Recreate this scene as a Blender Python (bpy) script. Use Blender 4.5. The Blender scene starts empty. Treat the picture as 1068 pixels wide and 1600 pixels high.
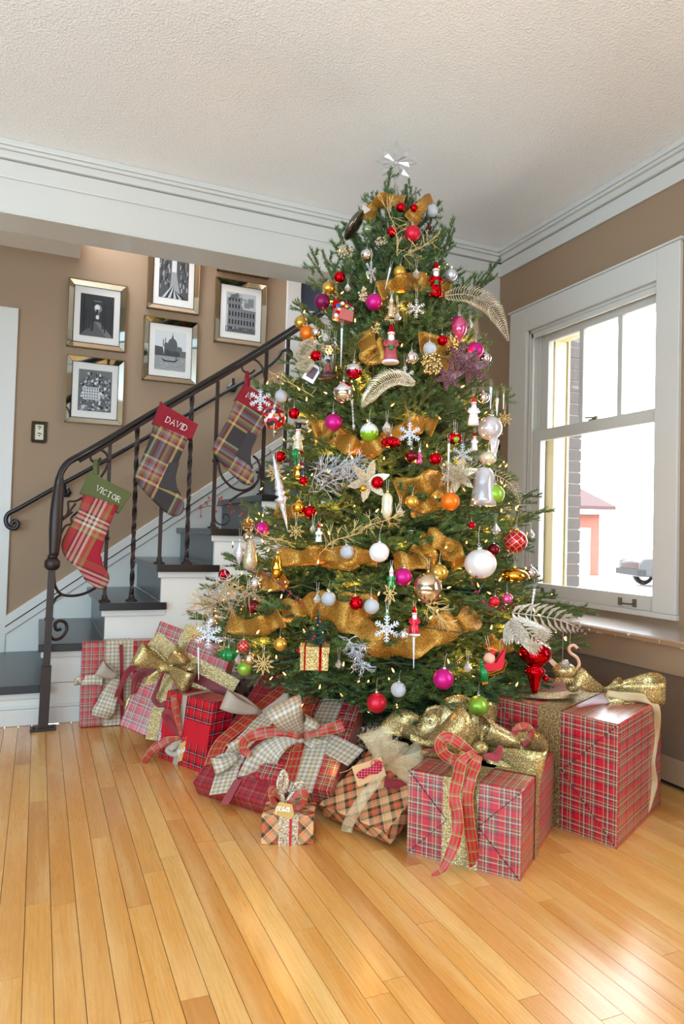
import bpy, bmesh, math, random
import numpy as np
from mathutils import Vector, Matrix
random.seed(7); rng = np.random.default_rng(7)
C = bpy.context.scene.collection
PI = math.pi

# ---------------------------------------------------------------- camera, sky, lamps, exposure
FPX = 1097.6265                                     # focal length in pixels of the 1068 x 1600 frame
CAMH = 0.93
RC = np.array([[0.9182, 0.0364, 0.3959], [-0.3959, 0.0167, 0.9182], [0.0268, -0.9992, 0.0298]])
_x = RC[:, 0] / np.linalg.norm(RC[:, 0]); _z = RC[:, 2] - _x * (RC[:, 2] @ _x); _z /= np.linalg.norm(_z); _y = np.cross(_z, _x)
RC = np.stack([_x, _y, _z], 1)
CP = np.array([0, 0, CAMH])
cam_d = bpy.data.cameras.new('camera'); cam = bpy.data.objects.new('camera', cam_d); C.objects.link(cam)
cam_d.sensor_fit = 'VERTICAL'; cam_d.sensor_height = 36; cam_d.lens = FPX / 1600 * 36
cam_d.clip_start = 0.05; cam_d.clip_end = 300
M4 = Matrix(((RC[0][0], -RC[0][1], -RC[0][2], 0), (RC[1][0], -RC[1][1], -RC[1][2], 0), (RC[2][0], -RC[2][1], -RC[2][2], CAMH), (0, 0, 0, 1)))
cam.matrix_world = M4
sc = bpy.context.scene; sc.camera = cam
sc.view_settings.view_transform = 'Standard'; sc.view_settings.look = 'None'
sc.view_settings.gamma = 1; sc.view_settings.use_curve_mapping = False
sc.view_settings.exposure = 0.0
w = bpy.data.worlds.new('sky'); sc.world = w; w.use_nodes = True
bg = w.node_tree.nodes['Background']; bg.inputs[0].default_value = (0.84, 0.92, 1, 1); bg.inputs[1].default_value = 12.0
try:
    sc.cycles.sample_clamp_indirect = 4; sc.cycles.max_bounces = 8; sc.cycles.transparent_max_bounces = 16
    sc.cycles.caustics_reflective = False; sc.cycles.caustics_refractive = False
except Exception: pass

def area(name, loc, target, sx, sy, power, color=(1, 1, 1)):
    l = bpy.data.lights.new(name, 'AREA'); l.shape = 'RECTANGLE'; l.size = sx; l.size_y = sy; l.energy = power; l.color = color
    o = bpy.data.objects.new(name, l); C.objects.link(o); o.location = loc
    o.rotation_euler = (Vector(target) - Vector(loc)).to_track_quat('-Z', 'Y').to_euler(); return o
# added fill inside solid rear and left walls; area light over the stair well
area('rear_fill', (-.2, -1.75, 1.3), (0.5, 2.0, 2.75), 4.2, 1.5, 215, (0.62, 0.82, 1))
area('left_fill', (-3.1, 0.6, 1.2), (0.1, 1.9, 3.1), 3.2, 1.5, 235, (0.46, 0.75, 1))
area('stairwell_daylight', (0.9, 4.1, 4.4), (0.8, 4.1, 1.0), 1.8, 0.5, 34, (.85, 0.92, 1))

def ray(x, y): return RC @ np.array([x - 534, y - 800, FPX])
def on(x, y, ax, val):
    d = ray(x, y); t = (val - CP[ax]) / d[ax]; return Vector(CP + t * d)
def at_depth(x, y, t):                              # t: forward distance in metres
    return Vector(CP + ray(x, y) * (t / FPX))
def proj(p):
    c = RC.T @ (np.asarray(p, float) - CP); return 534 + FPX * c[0] / c[2], 800 + FPX * c[1] / c[2], c[2]

# ---------------------------------------------------------------- helpers
def lin(h):
    h = h.lstrip('#'); v = [int(h[i:i + 2], 16) / 255 for i in (0, 2, 4)]
    return tuple(((c / 12.92) if c <= .04045 else ((c + .055) / 1.055) ** 2.4) for c in v) + (1,)
MATS = {}
def mat(name, col='#808080', rough=.5, metal=0, **k):
    if name in MATS: return MATS[name]
    m = bpy.data.materials.new(name); m.use_nodes = True; MATS[name] = m
    b = m.node_tree.nodes['Principled BSDF']
    b.inputs['Base Color'].default_value = lin(col) if isinstance(col, str) else (*col[:3], 1)
    b.inputs['Roughness'].default_value = rough; b.inputs['Metallic'].default_value = metal
    for kk, v in k.items():
        kk = kk.replace('_', ' ')
        if kk in b.inputs: b.inputs[kk].default_value = v
    return m
class NT:
    def __init__(s, m): s.m = m; s.t = m.node_tree; s.b = s.t.nodes['Principled BSDF']
    def n(s, typ, **k):
        nd = s.t.nodes.new('ShaderNode' + typ)
        for a, v in k.items(): setattr(nd, a, v)
        return nd
    def l(s, a, b): s.t.links.new(a, b)
    def mix(s, fac, a, b, mode='MIX'):
        nd = s.n('Mix', data_type='RGBA', blend_type=mode)
        for i, v in ((0, fac), (6, a), (7, b)):
            if isinstance(v, (int, float)): nd.inputs[i].default_value = v
            elif isinstance(v, tuple): nd.inputs[i].default_value = v
            else: s.l(v, nd.inputs[i])
        return nd.outputs[2]
    def math(s, op, a, b=0.0, c=None):
        nd = s.n('Math', operation=op)
        for i, v in ((0, a), (1, b)) + (((2, c),) if c is not None else ()):
            if isinstance(v, (int, float)): nd.inputs[i].default_value = v
            else: s.l(v, nd.inputs[i])
        return nd.outputs[0]
    def ramp(s, fac, stops, mode='LINEAR'):
        nd = s.n('ValToRGB'); cr = nd.color_ramp; cr.interpolation = mode
        while len(cr.elements) < len(stops): cr.elements.new(1)
        for e, (p, c) in zip(cr.elements, stops):
            e.position = p; e.color = lin(c) if isinstance(c, str) else c
        s.l(fac, nd.inputs[0]); return nd.outputs[0]
    def bump(s, h, strength=.3, dist=.002):
        nd = s.n('Bump'); nd.inputs['Strength'].default_value = strength; nd.inputs['Distance'].default_value = dist
        s.l(h, nd.inputs['Height']); s.l(nd.outputs[0], s.b.inputs['Normal'])
    def coord(s, kind='Object', scale=(1, 1, 1), rot=(0, 0, 0)):
        tc = s.n('TexCoord'); mp = s.n('Mapping'); mp.inputs['Scale'].default_value = scale; mp.inputs['Rotation'].default_value = rot
        s.l(tc.outputs[kind], mp.inputs[0]); return mp.outputs[0]
    def noise(s, vec, scale, detail=2, rough=.5):
        nd = s.n('TexNoise'); nd.inputs['Scale'].default_value = scale; nd.inputs['Detail'].default_value = detail
        nd.inputs['Roughness'].default_value = rough
        s.l(vec, nd.inputs['Vector']); return nd.outputs['Fac']
    def base(s, c): s.l(c, s.b.inputs['Base Color'])

def plaid(name, stripes, period, rough=.35, coords='UV', rot=0, weft=None, thread=0, off=(0, 0), coat=0, bright=None):
    """woven check; stripes = [(start 0..1, colour)], period in metres"""
    m = mat(name, '#888888', rough); g = NT(m)
    coords = 'Object' if coords == 'obj' else coords
    v = g.coord(coords, rot=(0, 0, rot) if coords == 'UV' else (PI / 2, 0, 0))
    if coords != 'UV' and rot:
        vr = g.n('VectorRotate', rotation_type='Z_AXIS'); vr.inputs['Angle'].default_value = rot; g.l(v, vr.inputs[0]); v = vr.outputs[0]
    s = g.n('SeparateXYZ'); g.l(v, s.inputs[0])
    u = g.math('FRACT', g.math('ADD', g.math('DIVIDE', s.outputs[0], period), 10 + off[0])); w_ = g.math('FRACT', g.math('ADD', g.math('DIVIDE', s.outputs[1], period), 10 + off[1]))
    A = g.ramp(u, stripes, 'CONSTANT'); B = g.ramp(w_, weft or stripes, 'CONSTANT')
    c = g.mix(.5, A, B)
    if bright: c = g.mix(g.noise(g.coord(coords), 40, 1), c, bright)
    if thread:
        n = g.noise(g.coord(coords, scale=(1, 1, 1)), thread, 1); c = g.mix(g.math('MULTIPLY', n, .35), c, (0.02, .02, .02, 1)); g.bump(n, .4, .001)
    g.base(c)
    if coat: g.b.inputs['Coat Weight'].default_value = coat; g.b.inputs['Coat Roughness'].default_value = .12
    return m

class M:
    def __init__(s): s.v = []; s.f = []; s.uv = []; s.mi = []
    def face(s, pts, uv=None, mi=0):
        i = len(s.v); s.v += [tuple(p) for p in pts]; s.f.append(tuple(range(i, i + len(pts))))
        s.uv.append(uv or [(p[0], p[1]) for p in pts]); s.mi.append(mi)
    def raw(s, vs, fs, mi=0, uvs=None):
        i = len(s.v); s.v += [tuple(p) for p in vs]
        for k, f in enumerate(fs):
            s.f.append(tuple(a + i for a in f)); s.mi.append(mi)
            s.uv.append(uvs[k] if uvs else [(vs[a][0], vs[a][2]) for a in f])
    def box(s, x0, x1, y0, y1, z0, z1, mi=0):
        s.para((x0, y0, z0), (x1 - x0, 0, 0), (0, y1 - y0, 0), (0, 0, z1 - z0), mi)
    def para(s, o, U, V, W, mi=0):
        """parallelepiped from corner o; U x V = W side up"""
        o, U, V, W = map(Vector, (o, U, V, W))
        if U.cross(V).dot(W) < 0: o = o + U; U = -U
        p = [o, o + U, o + U + V, o + V, o + W, o + U + W, o + U + V + W, o + V + W]
        u, v, w_ = U.length, V.length, W.length
        def q(a, b, c, d, a_, b_): s_uv = [(0, 0), (a_, 0), (a_, b_), (0, b_)]; return [a, b, c, d], s_uv
        uvs = []; fs = []
        for (f, a_, b_) in (((3, 2, 1, 0), u, v), ((4, 5, 6, 7), u, v), ((0, 1, 5, 4), u, w_), ((1, 2, 6, 5), v, w_), ((2, 3, 7, 6), u, w_), ((3, 0, 4, 7), v, w_)):
            fs.append(f); uvs.append([(0, 0), (a_, 0), (a_, b_), (0, b_)])
        s.raw(p, fs, mi, uvs)
    def tube(s, pts, r, seg=8, mi=0, cap=True, flat=1.0, twist=0.0, square=False):
        pts = [Vector(p) for p in pts]; n = len(pts); rr = r if hasattr(r, '__len__') else [r] * n
        if square: seg = 4
        rings = []; up = None
        for i, p in enumerate(pts):
            t = (pts[min(i + 1, n - 1)] - pts[max(i - 1, 0)])
            t = t.normalized() if t.length > 1e-9 else Vector((0, 0, 1))
            if up is None:
                a = Vector((0, 1, 0)) if abs(t.y) < .9 else Vector((1, 0, 0)); up = t.cross(a).normalized()
            up = (up - t * up.dot(t)); up = up.normalized() if up.length > 1e-6 else t.orthogonal().normalized()
            sd = t.cross(up)
            ring = []
            for k in range(seg):
                a = 2 * PI * (k + (.5 if square else 0)) / seg + twist * i
                q = (1.414 if square else 1)
                ring.append(p + (up * math.cos(a) + sd * math.sin(a) * flat) * rr[i] * q)
            rings.append(ring)
        vs = [v for R in rings for v in R]; fs = []
        for i in range(n - 1):
            for k in range(seg):
                a = i * seg + k; b = i * seg + (k + 1) % seg; fs.append((a, b, b + seg, a + seg))
        if cap: fs.append(tuple(range(seg))[::-1]); fs.append(tuple((n - 1) * seg + k for k in range(seg)))
        s.raw(vs, fs, mi)
    def lathe(s, prof, seg=20, c=(0, 0, 0), mi=0, sx=1, sy=1, flute=0, fn=12, axis=None):
        vs = []; fs = []; c = Vector(c); L = len(prof)
        rot = axis if axis else None
        for (r, z) in prof:
            for k in range(seg):
                a = 2 * PI * k / seg; rr = r * (1 + flute * math.cos(a * fn))
                p = Vector((rr * math.cos(a) * sx, rr * math.sin(a) * sy, z))
                if rot: p = rot @ p
                vs.append(c + p)
        for i in range(L - 1):
            for k in range(seg):
                a = i * seg + k; b = i * seg + (k + 1) % seg; fs.append((a, b, b + seg, a + seg))
        fs.append(tuple(range(seg))[::-1]); fs.append(tuple((L - 1) * seg + k for k in range(seg)))
        s.raw(vs, fs, mi)
    def ball(s, c, r, seg=16, mi=0, sz=1, sx=1, sy=1, flute=0, fn=12):
        n = max(5, seg // 2 + 1)
        s.lathe([(max(1e-4, r * math.sin(PI * i / n)), -r * sz * math.cos(PI * i / n)) for i in range(n + 1)], seg, c, mi, sx, sy, flute, fn)
    def strip(s, pts, widths, wd, mi=0, u0=0, un=None):
        """ribbon: pts centre line, widths, wd width direction(s)"""
        pts = [Vector(p) for p in pts]; n = len(pts)
        W_ = widths if hasattr(widths, '__len__') else [widths] * n
        D = wd if isinstance(wd, list) else [wd] * n
        L = 0; vs = []; uvs = []; fs = []; NS = 4; prev = None; Wm = un or max(W_)
        for i, p in enumerate(pts):
            if prev is not None: L += (p - prev).length
            prev = p; d = Vector(D[i]).normalized()
            for k in range(NS + 1):
                t = k / NS - .5
                vs.append(p + d * (t * W_[i])); uvs.append((t * Wm + u0, L))
        fu = []
        for i in range(n - 1):
            for k in range(NS):
                a = i * (NS + 1) + k; f = (a, a + 1, a + NS + 2, a + NS + 1); fs.append(f); fu.append([uvs[j] for j in f])
        s.raw(vs, fs, mi, fu)

def bez(P, n=8):
    """catmull-rom through P"""
    P = [Vector(p) for p in P]; out = []
    for i in range(len(P) - 1):
        a, b, c, d = P[max(i - 1, 0)], P[i], P[i + 1], P[min(i + 2, len(P) - 1)]
        for k in range(n):
            t = k / n
            out.append(.5 * ((2 * b) + (c - a) * t + (2 * a - 5 * b + 4 * c - d) * t * t + (-a + 3 * b - 3 * c + d) * t ** 3))
    out.append(P[-1]); return out

def mesh_of(name, m, mats, smooth=False):
    me = bpy.data.meshes.new(name); me.from_pydata(m.v, [], m.f)
    uvl = me.uv_layers.new(name='uv'); flat = [c for f in m.uv for p in f for c in p]
    uvl.data.foreach_set('uv', flat)
    for x in (mats if isinstance(mats, (list, tuple)) else [mats]): me.materials.append(x)
    me.polygons.foreach_set('material_index', m.mi)
    if smooth: me.polygons.foreach_set('use_smooth', [True] * len(m.f))
    me.update(); return me
def obj(name, m, mats, parent=None, smooth=False, world=False, bevel=0, label=None, kind=None, solid=0):
    if world and parent is not None:
        inv = root_mat(parent).inverted(); m.v = [tuple(inv @ Vector(p)) for p in m.v]
    me = mesh_of(name, m, mats, smooth)
    o = bpy.data.objects.new(name, me); C.objects.link(o)
    if parent: o.parent = parent
    if bevel:
        b = o.modifiers.new('bevel', 'BEVEL'); b.width = bevel; b.segments = 2; b.limit_method = 'ANGLE'
    if solid:
        b = o.modifiers.new('solidify', 'SOLIDIFY'); b.thickness = solid; b.offset = 0
    if label: o['label'] = label
    if kind: o['kind'] = kind
    return o
def root_mat(p):
    while p.parent: p = p.parent
    return Matrix.LocRotScale(p.location, p.rotation_euler, p.scale)
def tag(o, label, cat, group=None):
    o['label'] = label; o['category'] = cat
    if group: o['group'] = group
    return o
def thing(name, label, cat, loc=(0, 0, 0), rot=(0, 0, 0), group=None):
    o = bpy.data.objects.new(name, None); C.objects.link(o); o.location = loc; o.rotation_euler = rot; o.empty_display_size = .05
    return tag(o, label, cat, group)
def struct(name, m, mats, parent=None, **k):
    o = obj(name, m, mats, parent, **k)
    if parent is None: o['kind'] = 'structure'
    return o
def box_m(*a):
    m = M(); m.box(*a); return m

# ---------------------------------------------------------------- base materials
def grained(name, col, rough, scale=300, strength=.15, dist=.001, var=.06, **k):
    m = mat(name, col, rough, **k); g = NT(m); v = g.coord('Object')
    n = g.noise(v, scale, 3); g.bump(n, strength, dist)
    n2 = g.noise(v, 3, 3); base = lin(col)
    g.base(g.mix(g.math('MULTIPLY', n2, var * 2), base, tuple(c * .7 for c in base[:3]) + (1,)))
    return m
wall_m = grained('brown_wall_paint', '#9c8166', .75, 220, .3, .0015)
white_m = grained('white_trim_paint', '#d3cfc7', .35, 60, .04, .001, .02)
white2_m = grained('white_stair_paint', '#dcd8ce', .45, 40, .05, .001, .03)
ceil_m = mat('stipple_ceiling', '#f3f1ee', .9); g = NT(ceil_m); v = g.coord('Object')
vo = g.n('TexVoronoi'); vo.inputs['Scale'].default_value = 120; g.l(v, vo.inputs['Vector']); g.bump(g.math('ADD', vo.outputs['Distance'], g.noise(v, 90, 3)), .5, .004)
slate_m = grained('slate_grey_tread_paint', '#4d5558', .3, 12, .08, .001, .35)
black_m = grained('black_nosing_paint', '#161413', .35, 80, .1)
iron_m = grained('wrought_iron', '#3c302c', .42, 90, .3, .001, .4, Metallic=.55)
iron2_m = grained('black_rail_paint', '#1b1a1b', .3, 90, .1, .001, .2)

# oak planks
def oak():
    m = mat('oak_plank', '#c98f50', .3); g = NT(m)
    oi = g.n('ObjectInfo'); tc = g.n('TexCoord'); add = g.n('VectorMath', operation='ADD'); sc_ = g.n('VectorMath', operation='SCALE')
    cmb = g.n('CombineXYZ'); g.l(oi.outputs['Random'], cmb.inputs[0]); g.l(oi.outputs['Random'], cmb.inputs[1]); g.l(cmb.outputs[0], sc_.inputs[0]); sc_.inputs['Scale'].default_value = 60
    g.l(tc.outputs['Object'], add.inputs[0]); g.l(sc_.outputs[0], add.inputs[1])
    mp = g.n('Mapping'); mp.inputs['Scale'].default_value = (60, 3.2, 1); g.l(add.outputs[0], mp.inputs[0])
    fine = g.noise(mp.outputs[0], 3, 6, .65)
    mp2 = g.n('Mapping'); mp2.inputs['Scale'].default_value = (14, 1.2, 1); g.l(add.outputs[0], mp2.inputs[0])
    broad = g.noise(mp2.outputs[0], 1.6, 3)
    wv = g.n('TexWave', wave_type='BANDS', bands_direction='X'); wv.inputs['Scale'].default_value = 2.2; wv.inputs['Distortion'].default_value = 9; wv.inputs['Detail'].default_value = 2
    g.l(mp2.outputs[0], wv.inputs[0])
    tone = g.ramp(oi.outputs['Random'], [(0, '#c07a36'), (.2, '#dc994a'), (.5, '#e6a552'), (.72, '#d28d40'), (.88, '#efbb6c'), (1, '#c68038')])
    c = g.mix(g.math('MULTIPLY', g.ramp(fine, [(.42, (0, 0, 0, 1)), (.68, (1, 1, 1, 1))]), .34), tone, lin('#a8672c'))
    c = g.mix(g.math('MULTIPLY', wv.outputs['Fac'], .16), c, lin('#b87a38'))
    c = g.mix(g.math('MULTIPLY', g.ramp(broad, [(.45, (0, 0, 0, 1)), (.7, (1, 1, 1, 1))]), .35), c, lin('#f6cd8e'))
    g.base(c); g.l(g.ramp(fine, [(0, (.22, .22, .22, 1)), (1, (.36, .36, .36, 1))]), g.b.inputs['Roughness'])
    g.b.inputs['Coat Weight'].default_value = .8; g.b.inputs['Coat Roughness'].default_value = .22
    g.bump(fine, .12, .0006); return m
oak_m = oak(); gap_m = mat('floor_gap', '#241509', .9)

# ---------------------------------------------------------------- room
XW, YB, YS, ZC = 2.57, 3.59, 4.55, 2.70             # right wall, beam face, stair wall, ceiling
floor = struct('floor', box_m(-3.2, 2.57, -1.8, 3.6, -.1, -.012), gap_m)
PW = .0572
planks = {}
def plank(x, y0, L):
    key = round(L, 2)
    if key not in planks:
        m = M(); m.box(-PW / 2 + .0007, PW / 2 - .0007, .0007, key - .0007, -.012, 0)
        planks[key] = mesh_of('floor_plank', m, oak_m)
    o = bpy.data.objects.new('floor_plank', planks[key]); C.objects.link(o); o.location = (x, y0, 0); o.parent = floor
    return o
nx = 0; rest = M(); count = 0
x = -3.2 + PW / 2
while x < 2.57:
    y = -1.8 + random.uniform(-.9, 0)
    while y < 3.6:
        L = random.choice([.55, .7, .85, 1.0, 1.2, 1.45]); y1 = min(y + L, 3.6); y0 = max(y, -1.8); L2 = round(y1 - y0, 2)
        if L2 > .03:
            u0, v0, d0 = proj((x, (y0 + y1) / 2, 0))
            ok = False
            for yy in np.linspace(y0, y1, 7):
                a, b, d = proj((x, yy, 0))
                if d > .2 and -60 < a < 1128 and b < 1680: ok = True
            if ok and count < 298: plank(x, y0, L2); count += 1
            else: rest.box(x - PW / 2 + .0004, x + PW / 2 - .0004, y0 + .0005, y1 - .0005, -.012, 0)
        y += L
    x += PW
obj('outer_planks', rest, oak_m, floor, kind='stuff')
struct('ceiling', box_m(-3.2, 2.9, -1.8, 3.62, ZC, ZC + .1), ceil_m)
# right wall with its window opening and a nearer window out of frame
WY0, WY1, WZ0, WZ1 = 2.33, 3.295, .60, 2.125
NY0, NY1 = -.35, .85
m = M()
for (a, b, c, d) in ((-1.8, NY0, 0, ZC), (NY0, NY1, 0, WZ0), (NY0, NY1, WZ1, ZC), (NY1, WY0, 0, ZC), (WY0, WY1, 0, WZ0), (WY0, WY1, WZ1, ZC), (WY1, 5.2, 0, 4.6)):
    m.box(XW, XW + .12, a, b, c, d)
struct('wall_right', m, wall_m)
# beam across the stair opening
m = M(); m.box(-3.2, XW, YB, 3.836, 2.381, ZC); struct('trim_1', m, white_m)
def trims(axis):
    m = M()
    for (z0, z1, p) in ((2.672, 2.7, .052), (2.655, 2.672, .044), (2.62, 2.655, .03), (2.535, 2.616, .014)):
        if axis == 'x': m.box(-3.2, XW, YB - p, YB, z0, z1)
        else: m.box(XW - p, XW, -1.8, YB, z0, z1)
    if axis == 'x': m.box(-3.2, XW, YB - .006, YB + .02, 2.372, 2.3815)
    return m
o = struct('trim_2', trims('x'), white_m, bevel=.004); o = struct('trim_3', trims('y'), white_m, bevel=.004)
# left wall and rear wall, solid (out of frame)
m = M()
m.box(-3.3, -3.2, -1.8, 3.6, 0, ZC)
struct('wall_left', m, wall_m)
m = M()
m.box(-3.2, 2.57, -1.9, -1.8, 0, ZC)
struct('wall_rear', m, wall_m)
# stair wall, hallway floor and low hallway ceiling at the left
WX2 = 1.50
m = M(); m.box(-3.2, WX2, YS, YS + .1, 0, 4.6); m.box(WX2, 2.57, YS, YS + .1, 0, 1.9); m.box(WX2, 2.57, YS, YS + .1, 3.0, 4.6)
struct('wall_back', m, wall_m)
struct('trim_4', box_m(-3.2, .17, 3.836, YS, 2.563, 2.70), ceil_m)
struct('hall_floor', box_m(-3.2, -.24, 3.6, YS, -.1, 0), oak_m)
m = M(); m.box(-3.3, -3.2, 3.6, YS + .1, 0, 4.6); struct('wall_hall', m, wall_m)
m = M(); m.box(.17, 2.57, 3.59, 3.836, 2.7, 4.6); struct('wall_upper', m, wall_m)
m = M(); m.box(-3.2, 2.8, 3.59, YS + .1, 4.6, 4.7); 
bpy.data.objects['wall_upper']['kind'] = 'structure'
# hall door casing at far left
d1 = struct('door_1', box_m(-1.0, -.155, YS - .022, YS, 0, 2.20), white_m, bevel=.004)
obj('door_panel', box_m(-.95, -.33, YS - .03, YS - .022, 0, 2.08), white2_m, d1, bevel=.003)
# landing window with dark blue shade at the top of the stair
w2 = struct('window_2', box_m(WX2, WX2 + .10, YS - .02, YS + .1, 1.5, 3.1), white_m, bevel=.004)
obj('lower_panel', box_m(WX2 + .1, 2.57, YS - .005, YS + .05, 1.5, 2.43), white2_m, w2)
obj('sill_rail', box_m(WX2 + .1, 2.57, YS - .02, YS + .05, 2.43, 2.46), white_m, w2)
obj('navy_shade', box_m(WX2 + .1, 2.57, YS + .01, YS + .06, 2.46, 3.1), grained('navy_blind', '#333c4a', .7), w2, label='dark blue blind')
struct('trim_5', box_m(2.55, 2.57, 3.95, 4.17, 1.6, 2.9), white_m, bevel=.004)

# ---------------------------------------------------------------- staircase
RI, RU, NT_ = .187, .262, 8
def xl(n): return .018 + RU * (n - 2)
st = thing('staircase', 'painted staircase with slate grey treads, black nosings and white side panelling', 'staircase', (0, YB, 0))
m = M()
pts = [(-.215, 0)]
for n in range(1, NT_ + 1): pts += [(xl(n) + .03, RI * (n - 1)), (xl(n) + .03, RI * n - .035)]
for n in range(1, NT_ + 1):
    x0 = xl(n) + .03; x1 = xl(n + 1) + .03 if n < NT_ else 2.57
    m.box(x0, x1, YB, YB + .04, 0, RI * n - .035)
obj('side_panel', m, white2_m, st, world=True)
for n in range(1, NT_ + 1):
    x0 = xl(n) + .012; x1 = xl(n + 1) + .05 if n < NT_ else 2.55; m = M()
    m.box(x0, x1, YB - .012, YB, RI * n - .066, RI * n - .034); obj('cove_moulding', m, white_m, st, world=True, bevel=.004)
obj('base_rail', box_m(-.235, 2.3, YB - .016, YB, 0, .075), white_m, st, world=True, bevel=.004)
obj('base_cap', box_m(-.235, 2.3, YB - .01, YB, .075, .09), white_m, st, world=True, bevel=.004)
obj('panel_joint', box_m(.045, 2.3, YB - .001, YB + .001, .187, .189), gap_m, st, world=True)
for n in range(1, NT_ + 1):
    x0 = xl(n); x1 = xl(n + 1) + .032 if n < NT_ else 2.57
    t = obj('tread', box_m(x0, x1, YB - .03, YS - .012, RI * n - .034, RI * n), slate_m, st, world=True, bevel=.004)
    obj('nosing', box_m(x0 - .001, x1 - .03 if n < NT_ else x1, YB - .035, YB - .02, RI * n - .0345, RI * n + .0008), black_m, t, world=True, bevel=.003) if False else obj('nosing', box_m(x0 - .001, x1 + .022 if n < NT_ else x1, YB - .036, YB - .024, RI * n - .035, RI * n + .0008), black_m, t, world=True, bevel=.003)
    obj('riser', box_m(x0 + .03, x0 + .045, YB + .03, YS - .012, RI * (n - 1), RI * n - .034), slate_m, st, world=True)
# landing floor continues
# wall skirt: sloped white board with groove shade painted as a thin dark strip
m = M(); sl = RI / RU
def skirt(z_lo, z_hi, y0, y1):
    mm = M(); xa, xb = -.16, 1.55
    za = lambda xx, k: .395 + (xx - xa) * sl + k
    p = [(xa, y0, max(0, za(xa, z_lo))), (xb, y0, za(xb, z_lo)), (xb, y0, za(xb, z_hi)), (xa, y0, za(xa, z_hi))]
    q = [(a, y1, c) for a, b, c in p]
    mm.raw(p + q, [(0, 1, 2, 3), (7, 6, 5, 4), (0, 4, 5, 1), (1, 5, 6, 2), (2, 6, 7, 3), (3, 7, 4, 0)]); return mm
struct('baseboard_back', skirt(-.42, 0, YS - .012, YS), white2_m)
o = bpy.data.objects['baseboard_back']
obj('cap_board', skirt(-.11, -.0, YS - .026, YS - .012), white_m, o, bevel=.003)
obj('groove_shade', skirt(-.065, -.058, YS - .028, YS - .0255), gap_m, o)

# ---------------------------------------------------------------- railing
def YR(x): return 3.48 + .17 * min(1, max(0, (x - .06) / .28))
def rp(px, py, dy=0):
    """a point of the railing seen at a pixel, on the railing's plane"""
    Y = 3.6
    for _ in range(6): p = on(px, py, 1, Y); Y = YR(p.x) + dy
    return on(px, py, 1, Y)
rl = thing('stair_railing', 'wrought iron stair railing with twisted balusters, rings and scrolls', 'railing', tuple(on(67, 1141, 2, 0)))
hr = [rp(*p) for p in ((91, 770), (93, 745), (104, 725), (125, 712), (155, 695), (215, 659), (300, 609), (340, 586), (400, 550), (462, 511))]
hr += [hr[-1] + (hr[-1] - hr[-2]) * k for k in (1, 2.2)]
m = M(); m.tube(bez(hr, 6), .0155, 10, flat=1.3); obj('handrail', m, iron2_m, rl, smooth=True, world=True)
under = [p - Vector((0, 0, .024)) for p in bez(hr[3:], 4)]
m = M(); m.tube(under, .009, 4, square=True); obj('rail_bar', m, iron_m, rl, world=True)
np_ = [rp(91, 768), rp(88, 800), rp(86, 840), rp(84, 868)]
m = M(); m.tube(bez([rp(93, 745)] + np_, 4), [.017 + .012 * math.sin(min(1, i / 10) * PI * .5) - .0085 * max(0, i - 11) / 5 for i in range(17)], 12)
obj('newel_post', m, iron_m, rl, smooth=True, world=True)
nb = on(67, 1140, 2, 0); top = rp(83.5, 872); nz = lambda t: top.lerp(nb, t)
nbv = Vector((nb.x, nb.y, 0)); topv = Vector((nb.x + .012, nb.y, top.z))
lerp = lambda t: topv.lerp(nbv, t)
for zz, r_ in ((0, .020), (.03, .028)):
    pass
m = M(); m.lathe([(.012, .03), (.024, .025), (.033, .015), (.035, 0), (.033, -.015), (.024, -.025), (.012, -.03)], 20, lerp(.035)); m.tube([lerp(.0) + Vector((0, 0, .015)), lerp(0.0) + Vector((0, 0, -.0))], .022, 14)
obj('collar', m, iron_m, rl, smooth=True, world=True)
m = M(); m.tube([lerp(.04), lerp(.72)], .0155, square=True); m.tube([lerp(.35), lerp(.365)], .02, square=True); obj('newel_shaft', m, iron_m, rl, world=True)
m = M(); m.tube([lerp(.63), lerp(1)], .0215, square=True); obj('newel_sleeve', m, iron_m, rl, world=True, bevel=.002)
m = M(); m.box(nb.x - .055, nb.x + .055, nb.y - .035, nb.y + .035, 0, .012); m.ball((nb.x - .038, nb.y - .02, .014), .007, 8); m.ball((nb.x + .038, nb.y - .02, .014), .007, 8)
obj('base_plate', m, iron_m, rl, world=True, bevel=.003)
def base_z(n): return RI * n
bal = [((172, 688), (163, 938), 3, 0), ((215, 662), (205, 938), 3, 1), ((258, 636), (248.5, 881), 4, 0), ((301, 611), (291, 881), 4, 1), ((341, 590), (332.5, 824), 5, 0), ((418, 542), (409, 770), 6, 0), ((452, 520), (444, 712), 7, 0)]
bpos = []
for (t_, b_, n, tw) in bal:
    B = on(b_[0], b_[1], 2, RI * n) if n != 5 else None
    x_ = rp(*b_).x; Yb = YR(x_); tz = rp(*t_).z - .02
    B = Vector((x_, Yb, RI * n)); T = Vector((rp(*t_).x, Yb, tz)); T.x = x_ + (T.x - x_) * .4
    bpos.append((B, T))
    N = 40; P = [B.lerp(T, i / N) for i in range(N + 1)]
    m = M(); m.tube(P, .0085, 4, square=True, twist=(.42 if tw else 0))
    b = obj('baluster', m, iron_m, rl, world=True)
    m = M(); m.lathe([(.03, 0), (.028, .006), (.016, .012), (.013, .03), (.0125, .034)], 12, B)
    for s1, s2 in ((1, 1), (1, -1), (-1, 1), (-1, -1)): m.ball(B + Vector((s1 * .021, s2 * .021, .006)), .004, 6)
    obj('foot', m, iron_m, b, world=True, smooth=True)
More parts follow.
